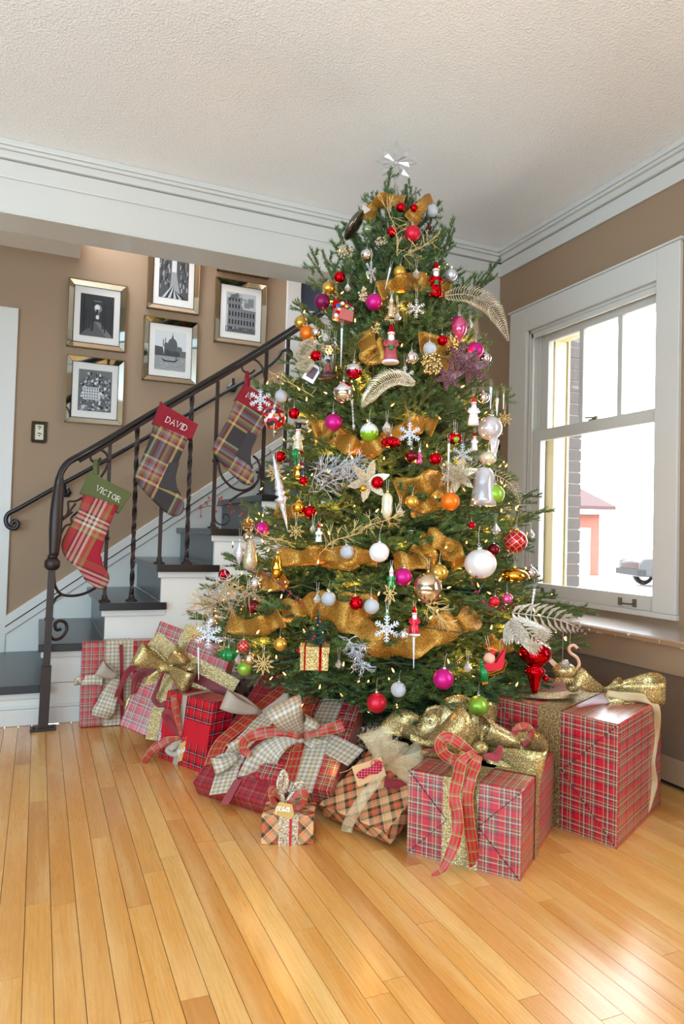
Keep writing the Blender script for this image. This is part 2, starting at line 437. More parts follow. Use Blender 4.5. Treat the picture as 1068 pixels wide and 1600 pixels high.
def ring_path(cx, cy, r, a0=0, a1=360, n=28, grow=0):
    return [rp(cx + (r + grow * i / n) * math.cos(math.radians(a0 + (a1 - a0) * i / n)), cy - (r + grow * i / n) * math.sin(math.radians(a0 + (a1 - a0) * i / n))) for i in range(n + 1)]
def scroll(name, P, r=.006, flat=1.0):
    m = M(); m.tube(P, r, 8, flat=flat); return obj(name, m, iron_m, rl, smooth=True, world=True)
px = lambda L, n=6: bez([rp(*p) for p in L], n)
scroll('scroll', px([(157, 716), (151, 723), (142, 718), (143, 708), (152, 703), (163, 706), (169, 716), (167, 730), (158, 745)]))
scroll('scroll', px([(398, 578), (390, 584), (379, 578), (379, 567), (388, 562), (400, 563), (410, 575), (413, 590)]))
scroll('scroll', px([(375, 640), (350, 700), (341, 720), (347, 745), (365, 763), (385, 765), (402, 752), (406, 735), (403, 720), (395, 712)]), .0065)
scroll('scroll', px([(406, 745), (395, 762), (375, 772), (358, 783)]), .006)
scroll('scroll', px([(345, 808), (350, 818), (358, 812), (355, 805), (350, 806), (350, 811)], 5), .004) if False else scroll('scroll', px([(334, 805), (338, 816), (347, 820), (356, 816), (358, 808), (353, 803), (348, 806), (350, 811)]), .004)
scroll('scroll', px([(84, 895), (86, 915), (95, 928), (112, 931), (130, 928), (145, 921), (158, 912)]), .0065)
scroll('scroll', px([(97, 929), (88, 934), (81, 946), (78, 958)]), .0065)
scroll('scroll', px([(76, 990), (84, 999), (96, 996), (104, 984), (102, 973), (93, 970), (86, 975), (88, 984), (95, 983)]), .0075)
scroll('scroll', px([(130, 777), (118, 783), (107, 784), (107, 795), (104, 805), (97, 808)], 4), .005)
scroll('scroll', px([(118, 787), (108, 800), (98, 812), (113, 800)], 4), .005)
scroll('scroll', px([(128, 795), (112, 808), (112, 818), (102, 822), (95, 835)], 4), .005)
m = M()
for (a, b) in ((168, 720), (166, 841), (404, 738), (336, 720)):
    p = rp(a, b); m.tube([p - Vector((0, 0, .006)), p + Vector((0, 0, .006))], .016, 10)
obj('collar_bands', m, iron_m, rl, world=True, smooth=True, kind='stuff')

# wall handrail
YH = YS - .07
wh = thing('wall_handrail', 'thin black iron handrail fixed to the brown stair wall, ending in a scroll', 'handrail', tuple(on(220, 690, 1, YS)))
hp = [on(*p, 1, YH) for p in ((21, 815), (16, 818), (17, 825), (24, 826), (28, 819), (24, 813))]
P = bez([on(*p, 1, YH) for p in ((18, 820), (20, 816), (25, 814), (28, 820), (23, 826), (13, 823), (9, 812), (14, 802), (30, 794), (85, 763), (200, 700), (330, 625), (400, 585), (432, 561), (441, 548), (452, 548), (455, 556), (449, 561))], 5)
m = M(); m.tube(P, .0125, 8); obj('rail', m, iron2_m, wh, smooth=True, world=True)
for (a, b) in ((102, 769), (362, 606)):
    p = on(a, b, 1, YS); q = p + Vector((0, -.05, -.01))
    m = M(); m.lathe([(.035, 0), (.035, .02), (.02, .03)], 6, p, axis=Matrix.Rotation(PI / 2, 3, 'X')); m.tube([p, q, p + Vector((-.01, -.07, .05))], .009, 8)
    obj('bracket', m, iron2_m, wh, world=True)

# ---------------------------------------------------------------- window on the right wall
gl = mat('window_glass', '#ffffff', 0); t = gl.node_tree; t.nodes.clear()
o_ = t.nodes.new('ShaderNodeOutputMaterial'); mx = t.nodes.new('ShaderNodeMixShader'); tr = t.nodes.new('ShaderNodeBsdfTransparent'); gs = t.nodes.new('ShaderNodeBsdfGlossy'); gs.inputs['Roughness'].default_value = .02
lw = t.nodes.new('ShaderNodeFresnel'); lw.inputs[0].default_value = 1.2
t.links.new(lw.outputs[0], mx.inputs[0]); t.links.new(tr.outputs[0], mx.inputs[1]); t.links.new(gs.outputs[0], mx.inputs[2]); t.links.new(mx.outputs[0], o_.inputs[0])
brass_m = grained('aged_brass', '#8c7a5c', .4, 80, .2, .0008, .3, Metallic=.8)
yel_m = grained('cream_exterior_paint', '#b8ab86', .5, 50, .05)
w1 = struct('window_1', box_m(XW - .022, XW, WY1, 3.452, .61, 2.265), white_m, bevel=.004)
obj('side_casing', box_m(XW - .022, XW, 2.235, 2.365, .61, 2.265), white_m, w1, bevel=.004)
obj('head_casing', box_m(XW - .022, XW, 2.365, WY1, WZ1, 2.265), white_m, w1, bevel=.004)
obj('casing_lip', box_m(XW - .03, XW, 2.22, 3.465, 2.265, 2.275), white_m, w1, bevel=.002)
obj('jamb', box_m(XW, XW + .12, WY1 - .012, WY1, .6, WZ1), white_m, w1)
obj('jamb', box_m(XW, XW + .12, WY0, WY0 + .012, .6, WZ1), white_m, w1)
obj('head_jamb', box_m(XW, XW + .12, WY0, WY1, WZ1 - .015, WZ1), white_m, w1)
obj('parting_bead', box_m(XW + .005, XW + .018, WY1 - .03, WY1 - .012, .6, WZ1 - .015), white_m, w1, bevel=.002)
obj('parting_bead', box_m(XW + .005, XW + .018, WY0, WY1, WZ1 - .045, WZ1 - .015), white_m, w1, bevel=.002)
obj('parting_bead', box_m(XW + .058, XW + .066, WY1 - .024, WY1 - .012, .6, WZ1 - .015), white_m, w1, bevel=.002)
obj('bottom_rail_casing', box_m(XW - .02, XW + .03, 2.235, 3.452, .585, .61), white_m, w1, bevel=.004)
def sash(x, z0, z1, top, bot, name):
    m = M(); a, b = 2.335, 3.283
    m.box(x - .018, x + .018, 3.205, b, z0, z1); m.box(x - .018, x + .018, a, 2.40, z0, z1)
    m.box(x - .018, x + .018, 2.40, 3.205, z1 - top, z1); m.box(x - .018, x + .018, 2.40, 3.205, z0, z0 + bot)
    s_ = obj(name, m, white_m, w1, bevel=.003)
    return s_
lo = sash(XW + .037, .602, 1.545, .062, .075, 'lower_sash'); up = sash(XW + .084, 1.50, 2.115, .058, .05, 'upper_sash')
obj('glass_pane', box_m(XW + .035, XW + .039, 2.40, 3.205, .677, 1.483), gl, lo)
for yy in (2.946, 2.673):
    obj('muntin', box_m(XW + .072, XW + .096, yy - .015, yy + .015, 1.55, 2.058), white_m, up, bevel=.003)
for (a, b) in ((2.40, 2.658), (2.688, 2.931), (2.961, 3.205)):
    obj('glass_pane', box_m(XW + .083, XW + .086, a, b, 1.55, 2.058), gl, up)
for yc in (2.545, 3.115):
    m = M(); x0 = XW + .018
    for s_ in (-1, 1):
        m.box(x0 - .006, x0, yc + s_ * .045 - .011, yc + s_ * .045 + .011, .618, .655)
    m.tube([(x0 - .012, yc - .045, .632), (x0 - .016, yc - .03, .630), (x0 - .016, yc + .03, .630), (x0 - .012, yc + .045, .632)], .004, 8)
    obj('sash_lift', m, brass_m, lo, bevel=.001)
m = M(); m.box(XW + .02, XW + .05, 2.77, 2.83, 1.545, 1.552); m.tube([(XW + .035, 2.78, 1.556), (XW + .03, 2.86, 1.566)], .005, 8); m.lathe([(.012, 1.55), (.012, 1.562), (.005, 1.567)], 12, (XW + .035, 2.79, 0))
obj('sash_lock', m, brass_m, lo)
# stool over the radiator cover
tau = grained('taupe_shelf_paint', '#b3a294', .22, 40, .06, .001, .12); br = wall_m
chip = mat('chipped_edge_paint', '#a2825f', .4); g = NT(chip); v = g.coord('Object')
g.base(g.mix(g.ramp(g.noise(v, 38, 3), [(.62, (0, 0, 0, 1)), (.66, (1, 1, 1, 1))]), lin('#96775a'), lin('#e8dfd0')))
so = struct('window_sill', box_m(2.2, XW, 1.3, 3.56, .533, .56), tau, bevel=.005)
obj('sill_nosing', box_m(2.188, 2.2, 1.3, 3.56, .535, .557), chip, so, bevel=.004)
rc = thing('radiator_cover', 'brown painted radiator cover with perforated metal grille below the window sill', 'radiator cover', (2.3, 2.2, 0))
rb = grained('brown_cover_paint', '#a08468', .45, 100, .1)
obj('top_rail', box_m(2.222, 2.25, 1.3, 3.56, .425, .533), rb, rc, world=True, bevel=.003)
obj('bottom_rail', box_m(2.222, 2.25, 1.3, 3.56, .02, .112), rb, rc, world=True, bevel=.003)
gr = mat('perforated_grille', '#8f7862', .5); g = NT(gr); v = g.coord('Object', scale=(1, 1, 1), rot=(PI / 4, 0, 0))
s_ = g.n('SeparateXYZ'); g.l(v, s_.inputs[0])
sy = g.math('SINE', g.math('MULTIPLY', s_.outputs[1], 900)); sz = g.math('SINE', g.math('MULTIPLY', s_.outputs[2], 900)); pr = g.math('MULTIPLY', sy, sz)
hole = g.math('GREATER_THAN', g.math('ABSOLUTE', pr), .35); g.base(g.mix(hole, lin('#9a826c'), lin('#4a3a30')))
obj('grille', box_m(2.235, 2.24, 1.3, 3.56, .112, .425), gr, rc, world=True)
obj('side_panel', box_m(2.222, XW, 3.54, 3.56, .02, .533), rb, rc, world=True)
obj('toe_shade', box_m(2.25, 2.26, 1.3, 3.56, 0, .02), gap_m, rc, world=True)  # dark strip painted as the shade in the toe gap

# outside: cream frame, brick reveal, garage, ground, car
ef = thing('exterior_window_frame', 'cream painted exterior window frame in front of the brick reveal', 'window frame', (2.75, 3.24, .6))
obj('stile', box_m(2.70, 2.785, 3.222, 3.30, .58, 2.12), yel_m, ef, world=True, bevel=.004)
obj('stop', box_m(2.785, 2.80, 3.21, 3.24, .58, 2.12), yel_m, ef, world=True, bevel=.003)
obj('head', box_m(2.70, 2.79, 2.3, 3.30, 2.075, 2.14), yel_m, ef, world=True, bevel=.003)
obj('outer_sill', box_m(2.69, 2.98, 2.3, 3.30, .54, .6), yel_m, ef, world=True, bevel=.003)
bk = grained('grey_brick', '#4c4644', .9, 60, .5, .002, .3); mortar = grained('pale_mortar', '#7d766c', .95, 80, .3)
wo = struct('wall_exterior', box_m(2.80, 2.906, 3.237, 3.9, .3, 2.6), mortar)
z = .32; r_ = 0; me_b = None
while z < 2.5:
    L = .10 if r_ % 2 else .1; m = M(); m.box(0, L, 0, .05, 0, .059)
    if me_b is None: me_b = mesh_of('brick', m, bk)
    o = bpy.data.objects.new('brick', me_b); C.objects.link(o); o.parent = wo; o.location = (2.812 + (.0 if r_ % 2 else .006), 3.232 + random.uniform(-.002, .002), z)
    if r_ % 2 == 0: o.scale = (.94, 1, 1)
    z += .067; r_ += 1
gd = struct('ground_outside', box_m(3.2, 80, -30, 80, -.7, -.6), grained('pale_frozen_yard', '#d6cbbd', .95, 3, .3, .01, .3))
def far(px_, py_, d): return at_depth(px_, py_, d)
A = far(935, 890, 30); A.z = -.6
hd = Vector((RC[0][0], RC[1][0], 0)).normalized(); dp = Vector((-hd.y, hd.x, 0))
gm = mat('garage_brick', '#c98a76', .9); g = NT(gm); bt = g.n('TexBrick'); bt.inputs['Scale'].default_value = 6; bt.inputs['Color1'].default_value = lin('#7a4334'); bt.inputs['Color2'].default_value = lin('#703c2f'); bt.inputs['Mortar'].default_value = lin('#80625a'); g.l(g.coord('UV'), bt.inputs[0]); g.base(bt.outputs[0])
gh = thing('brick_garage', 'red brick garage with a shingle roof seen beyond the yard', 'garage', tuple(A))
m = M(); m.para(A - hd * 9, hd * 9, dp * 6, (0, 0, 2.95)); obj('walls', m, gm, gh, world=True)
m = M(); e = A + Vector((0, 0, 2.95)) - dp * .5 + hd * .5; f_ = e - hd * 10
m.raw([f_, e, e - hd * 2.2 + dp * 3.5 + Vector((0, 0, 1.9)), f_ + dp * 3.5 + Vector((0, 0, 1.9)), e + dp * 7, f_ + dp * 7], [(0, 1, 2, 3), (1, 4, 2), (4, 5, 3, 2)])
m.para(f_ - Vector((0, 0, .15)), e - f_, dp * .1, (0, 0, .15), 0); obj('roof', m, grained('brown_shingle', '#46322f', .9, 8, .3), gh, world=True)
m = M(); m.para(A - hd * 3.4 - dp * .05 + Vector((0, 0, .02)), hd * 3.0, dp * .05, (0, 0, 2.0)); obj('garage_door', m, white_m, gh, world=True)
m = M(); m.para(f_ - Vector((0, 0, .35)) , e - f_, dp * .05, (0, 0, .2)); obj('gutter', m, white_m, gh, world=True)
carb = mat('slate_blue_car_paint', '#10141a', .3, Coat_Weight=.5); tyre = mat('black_rubber', '#1c1c1c', .8); rim = mat('alloy_rim', '#b9bcc0', .3, 1)
K = far(998, 905, 23); K.z = -.6
cr = thing('parked_car', 'dark blue grey car parked across the yard', 'car', tuple(K))
def cp(l, d, z): return K + hd * l + dp * d + Vector((0, 0, z))
prof = [(0, .35), (0, .8), (.15, .95), (.9, 1.0), (1.5, 1.5), (3.2, 1.52), (3.9, 1.02), (4.4, .9), (4.45, .35)]
m = M(); n = len(prof); vs = [cp(a, 0, b) for a, b in prof] + [cp(a, 1.75, b) for a, b in prof]
m.raw(vs, [tuple(range(n))[::-1], tuple(range(n, 2 * n))] + [(i, (i + 1) % n, (i + 1) % n + n, i + n) for i in range(n)]); obj('body', m, carb, cr, world=True, bevel=.05)
m = M(); m.para(cp(1.2, -.01, 1.02), hd * 2.3, dp * .02, (0, 0, .35)); obj('side_glass', m, mat('dark_car_glass', '#20262c', .1), cr, world=True)
m = M(); m.para(cp(-.08, -.02, .38), hd * .3, dp * 1.8, (0, 0, .2)); obj('bumper', m, tyre, cr, world=True)
for l in (.85, 3.6):
    for d in (.0, 1.7):
        axm = Matrix((hd, dp, Vector((0, 0, 1)))).transposed() @ Matrix.Rotation(PI / 2, 3, 'X')
        m = M(); m.lathe([(.33, -.1), (.35, -.06), (.35, .06), (.33, .1)], 24, cp(l, d, .35), axis=axm); wq = obj('wheel', m, tyre, cr, world=True)
        m = M(); m.lathe([(.2, -.09), (.2, .11)], 16, cp(l, d, .35), axis=axm); obj('rim', m, rim, wq, world=True)

# ---------------------------------------------------------------- wall pictures
mir = mat('mirror_strip', '#cfd2c8', .04, 1); gold_edge = grained('dull_gold_edge', '#8a7047', .35, 80, .1, .001, .3, Metallic=.7)
mat_board = mat('mat_board', '#d9d3cb', .9)
GREY = {}
def gy(v):
    k = int(v * 20) / 20
    if k not in GREY:
        mm = mat('print_grey_%d' % int(k * 100), (k ** 2.2 * .8,) * 3, .7); GREY[k] = mm
    return GREY[k]
greys = [gy(i / 20) for i in range(1, 20)]
def gi(v): return max(0, min(18, int(v * 20) - 1))
def picture(tl, tr, brr, bl, label, draw, bg_v, inner=.72):
    P = [on(*q, 1, YS - .03) for q in (tl, tr, brr, bl)]
    x0 = (P[0].x + P[3].x) / 2; x1 = (P[1].x + P[2].x) / 2; z1 = (P[0].z + P[1].z) / 2; z0 = (P[2].z + P[3].z) / 2
    Wd, Hd = x1 - x0, z1 - z0
    r = thing('framed_print', label, 'picture', ((x0 + x1) / 2, YS, (z0 + z1) / 2), (0, 0, 0), 'framed city prints on the stair wall')
    a, b = Wd / 2, Hd / 2; fw = .034
    m = M()
    for (p, q, s1, s2) in ((-a, a, b - .005, b), (-a, a, -b, -b + .005)): m.box(p, q, -.03, 0, s1, s2)
    m.box(-a, -a + .005, -.03, 0, -b, b); m.box(a - .005, a, -.03, 0, -b, b); obj('frame_edge', m, gold_edge, r)
    o4 = [(-a + .005, -.026, b - .005), (a - .005, -.026, b - .005), (a - .005, -.026, -b + .005), (-a + .005, -.026, -b + .005)]
    i4 = [(-a + fw, -.014, b - fw), (a - fw, -.014, b - fw), (a - fw, -.014, -b + fw), (-a + fw, -.014, -b + fw)]
    for k in range(4):
        n2 = (k + 1) % 4; m = M(); m.raw([o4[k], o4[n2], i4[n2], i4[k]] + [(p_[0], -.002, p_[2]) for p_ in (o4[k], o4[n2], i4[n2], i4[k])], [(0, 3, 2, 1), (4, 5, 6, 7), (0, 1, 5, 4), (2, 3, 7, 6)])
        obj('mirror_strip', m, mir, r)
    m = M(); t_ = .0025
    for (p, q, s1, s2) in ((-a + fw, a - fw, b - fw - t_, b - fw), (-a + fw, a - fw, -b + fw, -b + fw + t_), (-a + fw, -a + fw + t_, -b + fw, b - fw), (a - fw - t_, a - fw, -b + fw, b - fw)): m.box(p, q, -.016, -.012, s1, s2)
    for (q1, q2) in zip(o4, i4): m.tube([q1, q2], .0012, 4)
    obj('inner_lip', m, gap_m, r)
    obj('mat_board', box_m(-a + fw, a - fw, -.012, -.002, -b + fw, b - fw), mat_board, r)
    w_, h_ = (a - fw) * inner, (b - fw) * inner * 1.03
    m = M(); lay = [0]
    def rect(u0, u1, v0, v1, g_):
        lay[0] += 1; y = -.0125 - lay[0] * .00001
        m.face([(u0 * w_ * 2 - w_, y, v0 * h_ * 2 - h_), (u1 * w_ * 2 - w_, y, v0 * h_ * 2 - h_), (u1 * w_ * 2 - w_, y, v1 * h_ * 2 - h_), (u0 * w_ * 2 - w_, y, v1 * h_ * 2 - h_)], None, gi(g_))
    def poly(pts_, g_):
        lay[0] += 1; y = -.0125 - lay[0] * .00001
        m.face([(u * w_ * 2 - w_, y, v_ * h_ * 2 - h_) for u, v_ in pts_], None, gi(g_))
    def ell(cx, cy, rx, ry, g_, n_=18): poly([(cx + rx * math.cos(2 * PI * i / n_), cy + ry * math.sin(2 * PI * i / n_)) for i in range(n_)], g_)
    rect(0, 1, 0, 1, bg_v); draw(rect, poly, ell, random.Random(len(label)))
    obj('print', m, greys, r)
    return r
def d_alley(rect, poly, ell, R):
    poly([(0, 0), (1, 0), (.62, .35), (.42, .35)], .35); poly([(.42, .36), (.56, .36), (1, 0), (.8, 0)], .45)
    for i in range(26): x = R.random() * .38; rect(x, x + .03, .1 + R.random() * .3, .6 + R.random() * .35, .12 + R.random() * .14); x = .64 + R.random() * .33; rect(x, x + .03, .1 + R.random() * .3, .6 + R.random() * .35, .12 + R.random() * .14)
    ell(.52, .68, .12, .1, .5); ell(.5, .7, .075, .07, .92); rect(.47, .56, .42, .66, .5); ell(.5, .58, .035, .08, .15); ell(.51, .47, .05, .05, .85); rect(.4, .62, .84, .86, .5)
def d_town(rect, poly, ell, R):
    poly([(0, .7), (.25, .86), (.42, .98), (.62, .9), (1, .82), (1, 0), (0, 0)], .4)
    for i in range(170):
        x = R.random() * .93; y = R.random() * .78 + (.1 if .2 < x < .7 else 0); rect(x, x + .02 + R.random() * .05, y, y + .015 + R.random() * .05, R.choice([.15, .3, .6, .75, .9]))
    rect(.14, .62, .28, .58, .82)
    for i in range(6):
        for j in range(4): rect(.18 + i * .075, .21 + i * .075, .31 + j * .07, .345 + j * .07, .25)
    for i in range(30): x = R.random() * .9; rect(x, x + .1, R.random() * .12, R.random() * .12 + .02, R.choice([.15, .5, .8]))
def d_canal(rect, poly, ell, R):
    poly([(.35, 0), (.75, 0), (.6, .5), (.52, .95), (.42, .95), (.4, .5)], .6); rect(.42, .58, .6, 1, .85)
    for i in range(60):
        x = R.choice([R.random() * .33, .65 + R.random() * .3]); y = R.random() * .8 + .15; rect(x, x + .04, y, y + .1, R.choice([.12, .2, .5, .65]))
    for i in range(8): x = .1 + i * .1; poly([(x, 0), (x + .12, .02), (.5, .35 - i * .02)], .15 if i % 2 else .75)
def d_church(rect, poly, ell, R):
    rect(0, 1, 0, .38, .62)
    for i in range(40): x = R.random() * .9; y = R.random() * .34; rect(x, x + .1, y, y + .008, R.choice([.5, .72, .78]))
    poly([(0, .36), (0, .6), (.25, .58), (.3, .4), (.6, .36)], .32); rect(.3, .85, .36, .62, .33); ell(.56, .64, .16, .19, .38); rect(.53, .59, .8, .88, .35); poly([(.545, .88), (.575, .88), (.56, 1.0)], .35)
    ell(.36, .62, .07, .09, .38); rect(.25, .28, .6, .78, .36); rect(.32, .345, .62, .82, .36); ell(.78, .55, .1, .08, .42)
    for i in range(9): rect(.33 + i * .055, .35 + i * .055, .38, .5, .15)
    rect(.8, 1, .36, .52, .4); poly([(.2, .3), (.3, .22), (.65, .22), (.8, .32), (.62, .25), (.35, .25)], .1); rect(.68, .7, .25, .38, .1)
def d_arena(rect, poly, ell, R):
    for i in range(12): x = R.random() * .8; rect(x, x + .2, .6 + R.random() * .35, .62 + R.random() * .35, .5)
    poly([(.05, .1), (.07, .75), (.15, .92), (.4, 1.0), (.5, .72), (.58, .6), (1, .58), (1, .1)], .5); poly([(.07, .75), (.15, .92), (.4, 1.0), (.38, .88), (.2, .82)], .4)
    for j, (y, h_) in enumerate(((.2, .14), (.4, .14), (.6, .12), (.78, .08))):
        for i in range(9 if j < 2 else 4): x = .1 + i * .1; rect(x, x + .055, y, y + h_ * .75, .18); ell(x + .0275, y + h_ * .75, .0275, .02, .18)
    for j in range(4): rect(.07, 1 if j < 2 else .5, .36 + .19 * j, .375 + .19 * j, .4)
    rect(0, 1, 0, .14, .35)
    for i in range(26): x = R.random() * .95; rect(x, x + .03, .02 + R.random() * .1, .06 + R.random() * .1, R.choice([.12, .2, .75]))
picture((108, 433), (200, 447), (194, 551), (103, 539), 'mirror framed print of a dark alley with a bright archway', d_alley, .22)
picture((105, 552), (197, 564), (190, 665), (100, 659), 'mirror framed print of pale hillside houses, lowest of the group', d_town, .45)
picture((236, 370), (316, 383), (309.5, 492), (227, 479.5), 'mirror framed print of a narrow canal, its top hidden by the beam', d_canal, .3)
picture((226, 491), (311, 505), (306, 601), (222, 593), 'mirror framed print of a domed church across the water', d_church, .85)
picture((339, 431), (418.5, 446), (415, 542), (334, 534), 'mirror framed print of a ruined arena with arches', d_arena, .78)
picture((345, 318), (424, 336), (419, 435), (338.5, 420), 'framed print almost wholly hidden by the beam, only its lower edge showing', d_canal, .4)
# ornate switch plate
p = on(61.5, 675.5, 1, YS)
sw = thing('switch_plate', 'small ornate metal switch plate on the brown stair wall', 'switch plate', tuple(p))
m = M(); m.box(-.022, .022, -.006, 0, -.045, .045); obj('plate', m, mat('ivory_plastic', '#d9cfb2', .5), sw)
m = M()
for k in range(40):
    t_ = k / 40 * 4; s_ = int(t_); f_ = t_ - s_
    cx, cz = [(-.035 + .07 * f_, .055), (.035, .055 - .11 * f_), (.035 - .07 * f_, -.055), (-.035, -.055 + .11 * f_)][s_]
    m.tube([(cx + .008 * math.cos(a), -.008 - .003 * math.sin(a * 2), cz + .008 * math.sin(a)) for a in np.linspace(0, 5, 7)], .0025, 5)
obj('scroll_border', m, grained('antique_bronze', '#4f4a36', .45, 60, .3, Metallic=.7), sw)
m = M()
for dz in (-.02, .02): m.ball((0, -.008, dz), .004, 8); m.tube([(-.01, -.007, dz + .01), (0, -.009, dz + .015), (.012, -.007, dz + .008)], .003, 5)
obj('screw', m, mat('dark_screw', '#3a3a30', .5), sw)

# ---------------------------------------------------------------- fabrics
RT = [(0, '#c4142e'), (.13, '#14183f'), (.17, '#b3142c'), (.23, '#1f5a40'), (.28, '#b98d62'), (.33, '#f6ece4'), (.34, '#14183f'), (.385, '#b3142c'), (.42, '#c79b70'), (.46, '#1d5a42'), (.505, '#c4142e'), (.60, '#14183f'), (.645, '#b98d62'), (.69, '#f0e4da'), (.705, '#1f5a40'), (.755, '#b3142c'), (.80, '#14183f'), (.84, '#b98d62'), (.895, '#c4142e')]
RTH = [(p_, {'#c81f38': '#d9485a', '#2c6a4c': '#5d8a70'}.get(c_, c_)) for p_, c_ in RT]
red_plaid = plaid('red_tartan_paper', RT, .074, .3, coat=.35)
red_plaid2 = plaid('red_tartan_paper_small_sett', RT, .058, .32, coat=.3)
red_dark = plaid('dark_red_tartan_paper', [(0, '#a31a2c'), (.2, '#1b1c30'), (.27, '#a31a2c'), (.4, '#2d5040'), (.46, '#a31a2c'), (.6, '#b59a6a'), (.63, '#a31a2c'), (.78, '#1b1c30'), (.85, '#a31a2c')], .055, .35, coat=.2)
black_red = plaid('black_red_tartan_paper', [(0, '#d01228'), (.34, '#0d0b12'), (.46, '#e8e4e4'), (.49, '#0d0b12'), (.66, '#b01024'), (.8, '#0d0b12'), (.84, '#d01228')], .042, .35, coat=.2)
BR = [(0, '#dfae7c'), (.24, '#3b3326'), (.40, '#6f6a3c'), (.44, '#d3643e'), (.58, '#b4392c'), (.61, '#d3643e'), (.66, '#6f6a3c'), (.72, '#2b241f'), (.84, '#dfae7c'), (.92, '#b4392c'), (.94, '#dfae7c')]
brown_plaid = plaid('tan_tartan_kraft_paper', BR, .095, .55, rot=0)
brown_diag = plaid('tan_tartan_kraft_paper_diagonal', BR, .07, .5, rot=PI / 4)
cream_r = plaid('cream_check_ribbon', [(0, '#e9dfcb'), (.25, '#b09a8a'), (.5, '#e0cf9f'), (.75, '#a9968a')], .036, .5, thread=900)
redplaid_r = plaid('red_plaid_ribbon', [(0, '#e2c27a'), (.07, '#c4182c'), (.26, '#b9863c'), (.31, '#6f7a30'), (.40, '#d01c2e'), (.60, '#6f7a30'), (.69, '#b9863c'), (.74, '#c4182c'), (.93, '#e2c27a')], .034, .4, thread=700, off=(.5, 0), weft=[(0, '#c4182c'), (.40, '#b9863c'), (.44, '#6f7a30'), (.56, '#e8d8a0'), (.6, '#c4182c')])
taupe_r = grained('taupe_linen_ribbon', '#b3a18e', .6, 900, .4, .0006)
velvet = mat('red_velvet_ribbon', '#8c0f1e', .7, Sheen_Weight=.7); burg = mat('burgundy_ribbon', '#7c1a22', .6, Sheen_Weight=.4)
red_cord = mat('red_cord', '#c01a26', .5); kraft = mat('gold_card', '#cda75c', .5, .1)
def glitter(name, c1, c2, c3, sc_=500, rough=.35, metal=.6, mesh_=0, emit=0):
    m = mat(name, c1, rough, metal); g = NT(m); v = g.coord('Object')
    vo = g.n('TexVoronoi'); vo.inputs['Scale'].default_value = sc_; g.l(v, vo.inputs['Vector'])
    s_ = g.n('SeparateColor'); g.l(vo.outputs['Color'], s_.inputs[0])
    c = g.ramp(s_.outputs[0], [(0, c3), (.35, c1), (.75, c1), (.86, c2)])
    if mesh_:
        u = g.n('SeparateXYZ'); g.l(g.coord('UV'), u.inputs[0])
        a = g.math('SINE', g.math('MULTIPLY', u.outputs[1], mesh_)); b = g.math('SINE', g.math('MULTIPLY', u.outputs[0], mesh_ * .6))
        k_ = g.math('GREATER_THAN', g.math('ADD', a, g.math('MULTIPLY', b, .5)), .35); c = g.mix(g.math('MULTIPLY', k_, .55), c, lin(c3))
        g.bump(a, .5, .0008)
    else: g.bump(s_.outputs[1], .6, .0008)
    g.base(c); g.l(g.ramp(s_.outputs[2], [(0, (.15, .15, .15, 1)), (1, (.6, .6, .6, 1))]), g.b.inputs['Roughness'])
    return m
gold_mesh = glitter('gold_mesh_ribbon', '#bfa060', '#fff3cf', '#6a5428', 520, metal=.7, mesh_=1700)
gold_glit = glitter('gold_glitter_fabric', '#bfa15c', '#fff0c4', '#6e5828', 520, metal=.75)
tree_gold = glitter('warm_gold_mesh', '#d0902c', '#ffd878', '#8f5812', 600, metal=.6, mesh_=1500)
g = NT(tree_gold); s0 = g.n('SeparateXYZ'); g.l(g.coord('UV'), s0.inputs[0])
h0 = g.math('MULTIPLY', g.math('SINE', g.math('MULTIPLY', s0.outputs[0], 1900)), g.math('SINE', g.math('MULTIPLY', s0.outputs[1], 1300)))
g.l(g.ramp(h0, [(.12, (1, 1, 1, 1)), (.5, (.35, .35, .35, 1))]), g.b.inputs['Alpha'])
champ = glitter('champagne_glitter', '#c6b08c', '#fff4da', '#7d6a4c', 900)
silv_glit = glitter('silver_glitter', '#c9ccd2', '#ffffff', '#8d9098', 900, metal=.4)
silv_glit2 = glitter('white_glitter', '#dfe3ec', '#ffffff', '#b9bfcc', 900, metal=.15)
plum_glit = glitter('plum_glitter', '#4a2a30', '#c98a8a', '#241216', 900)

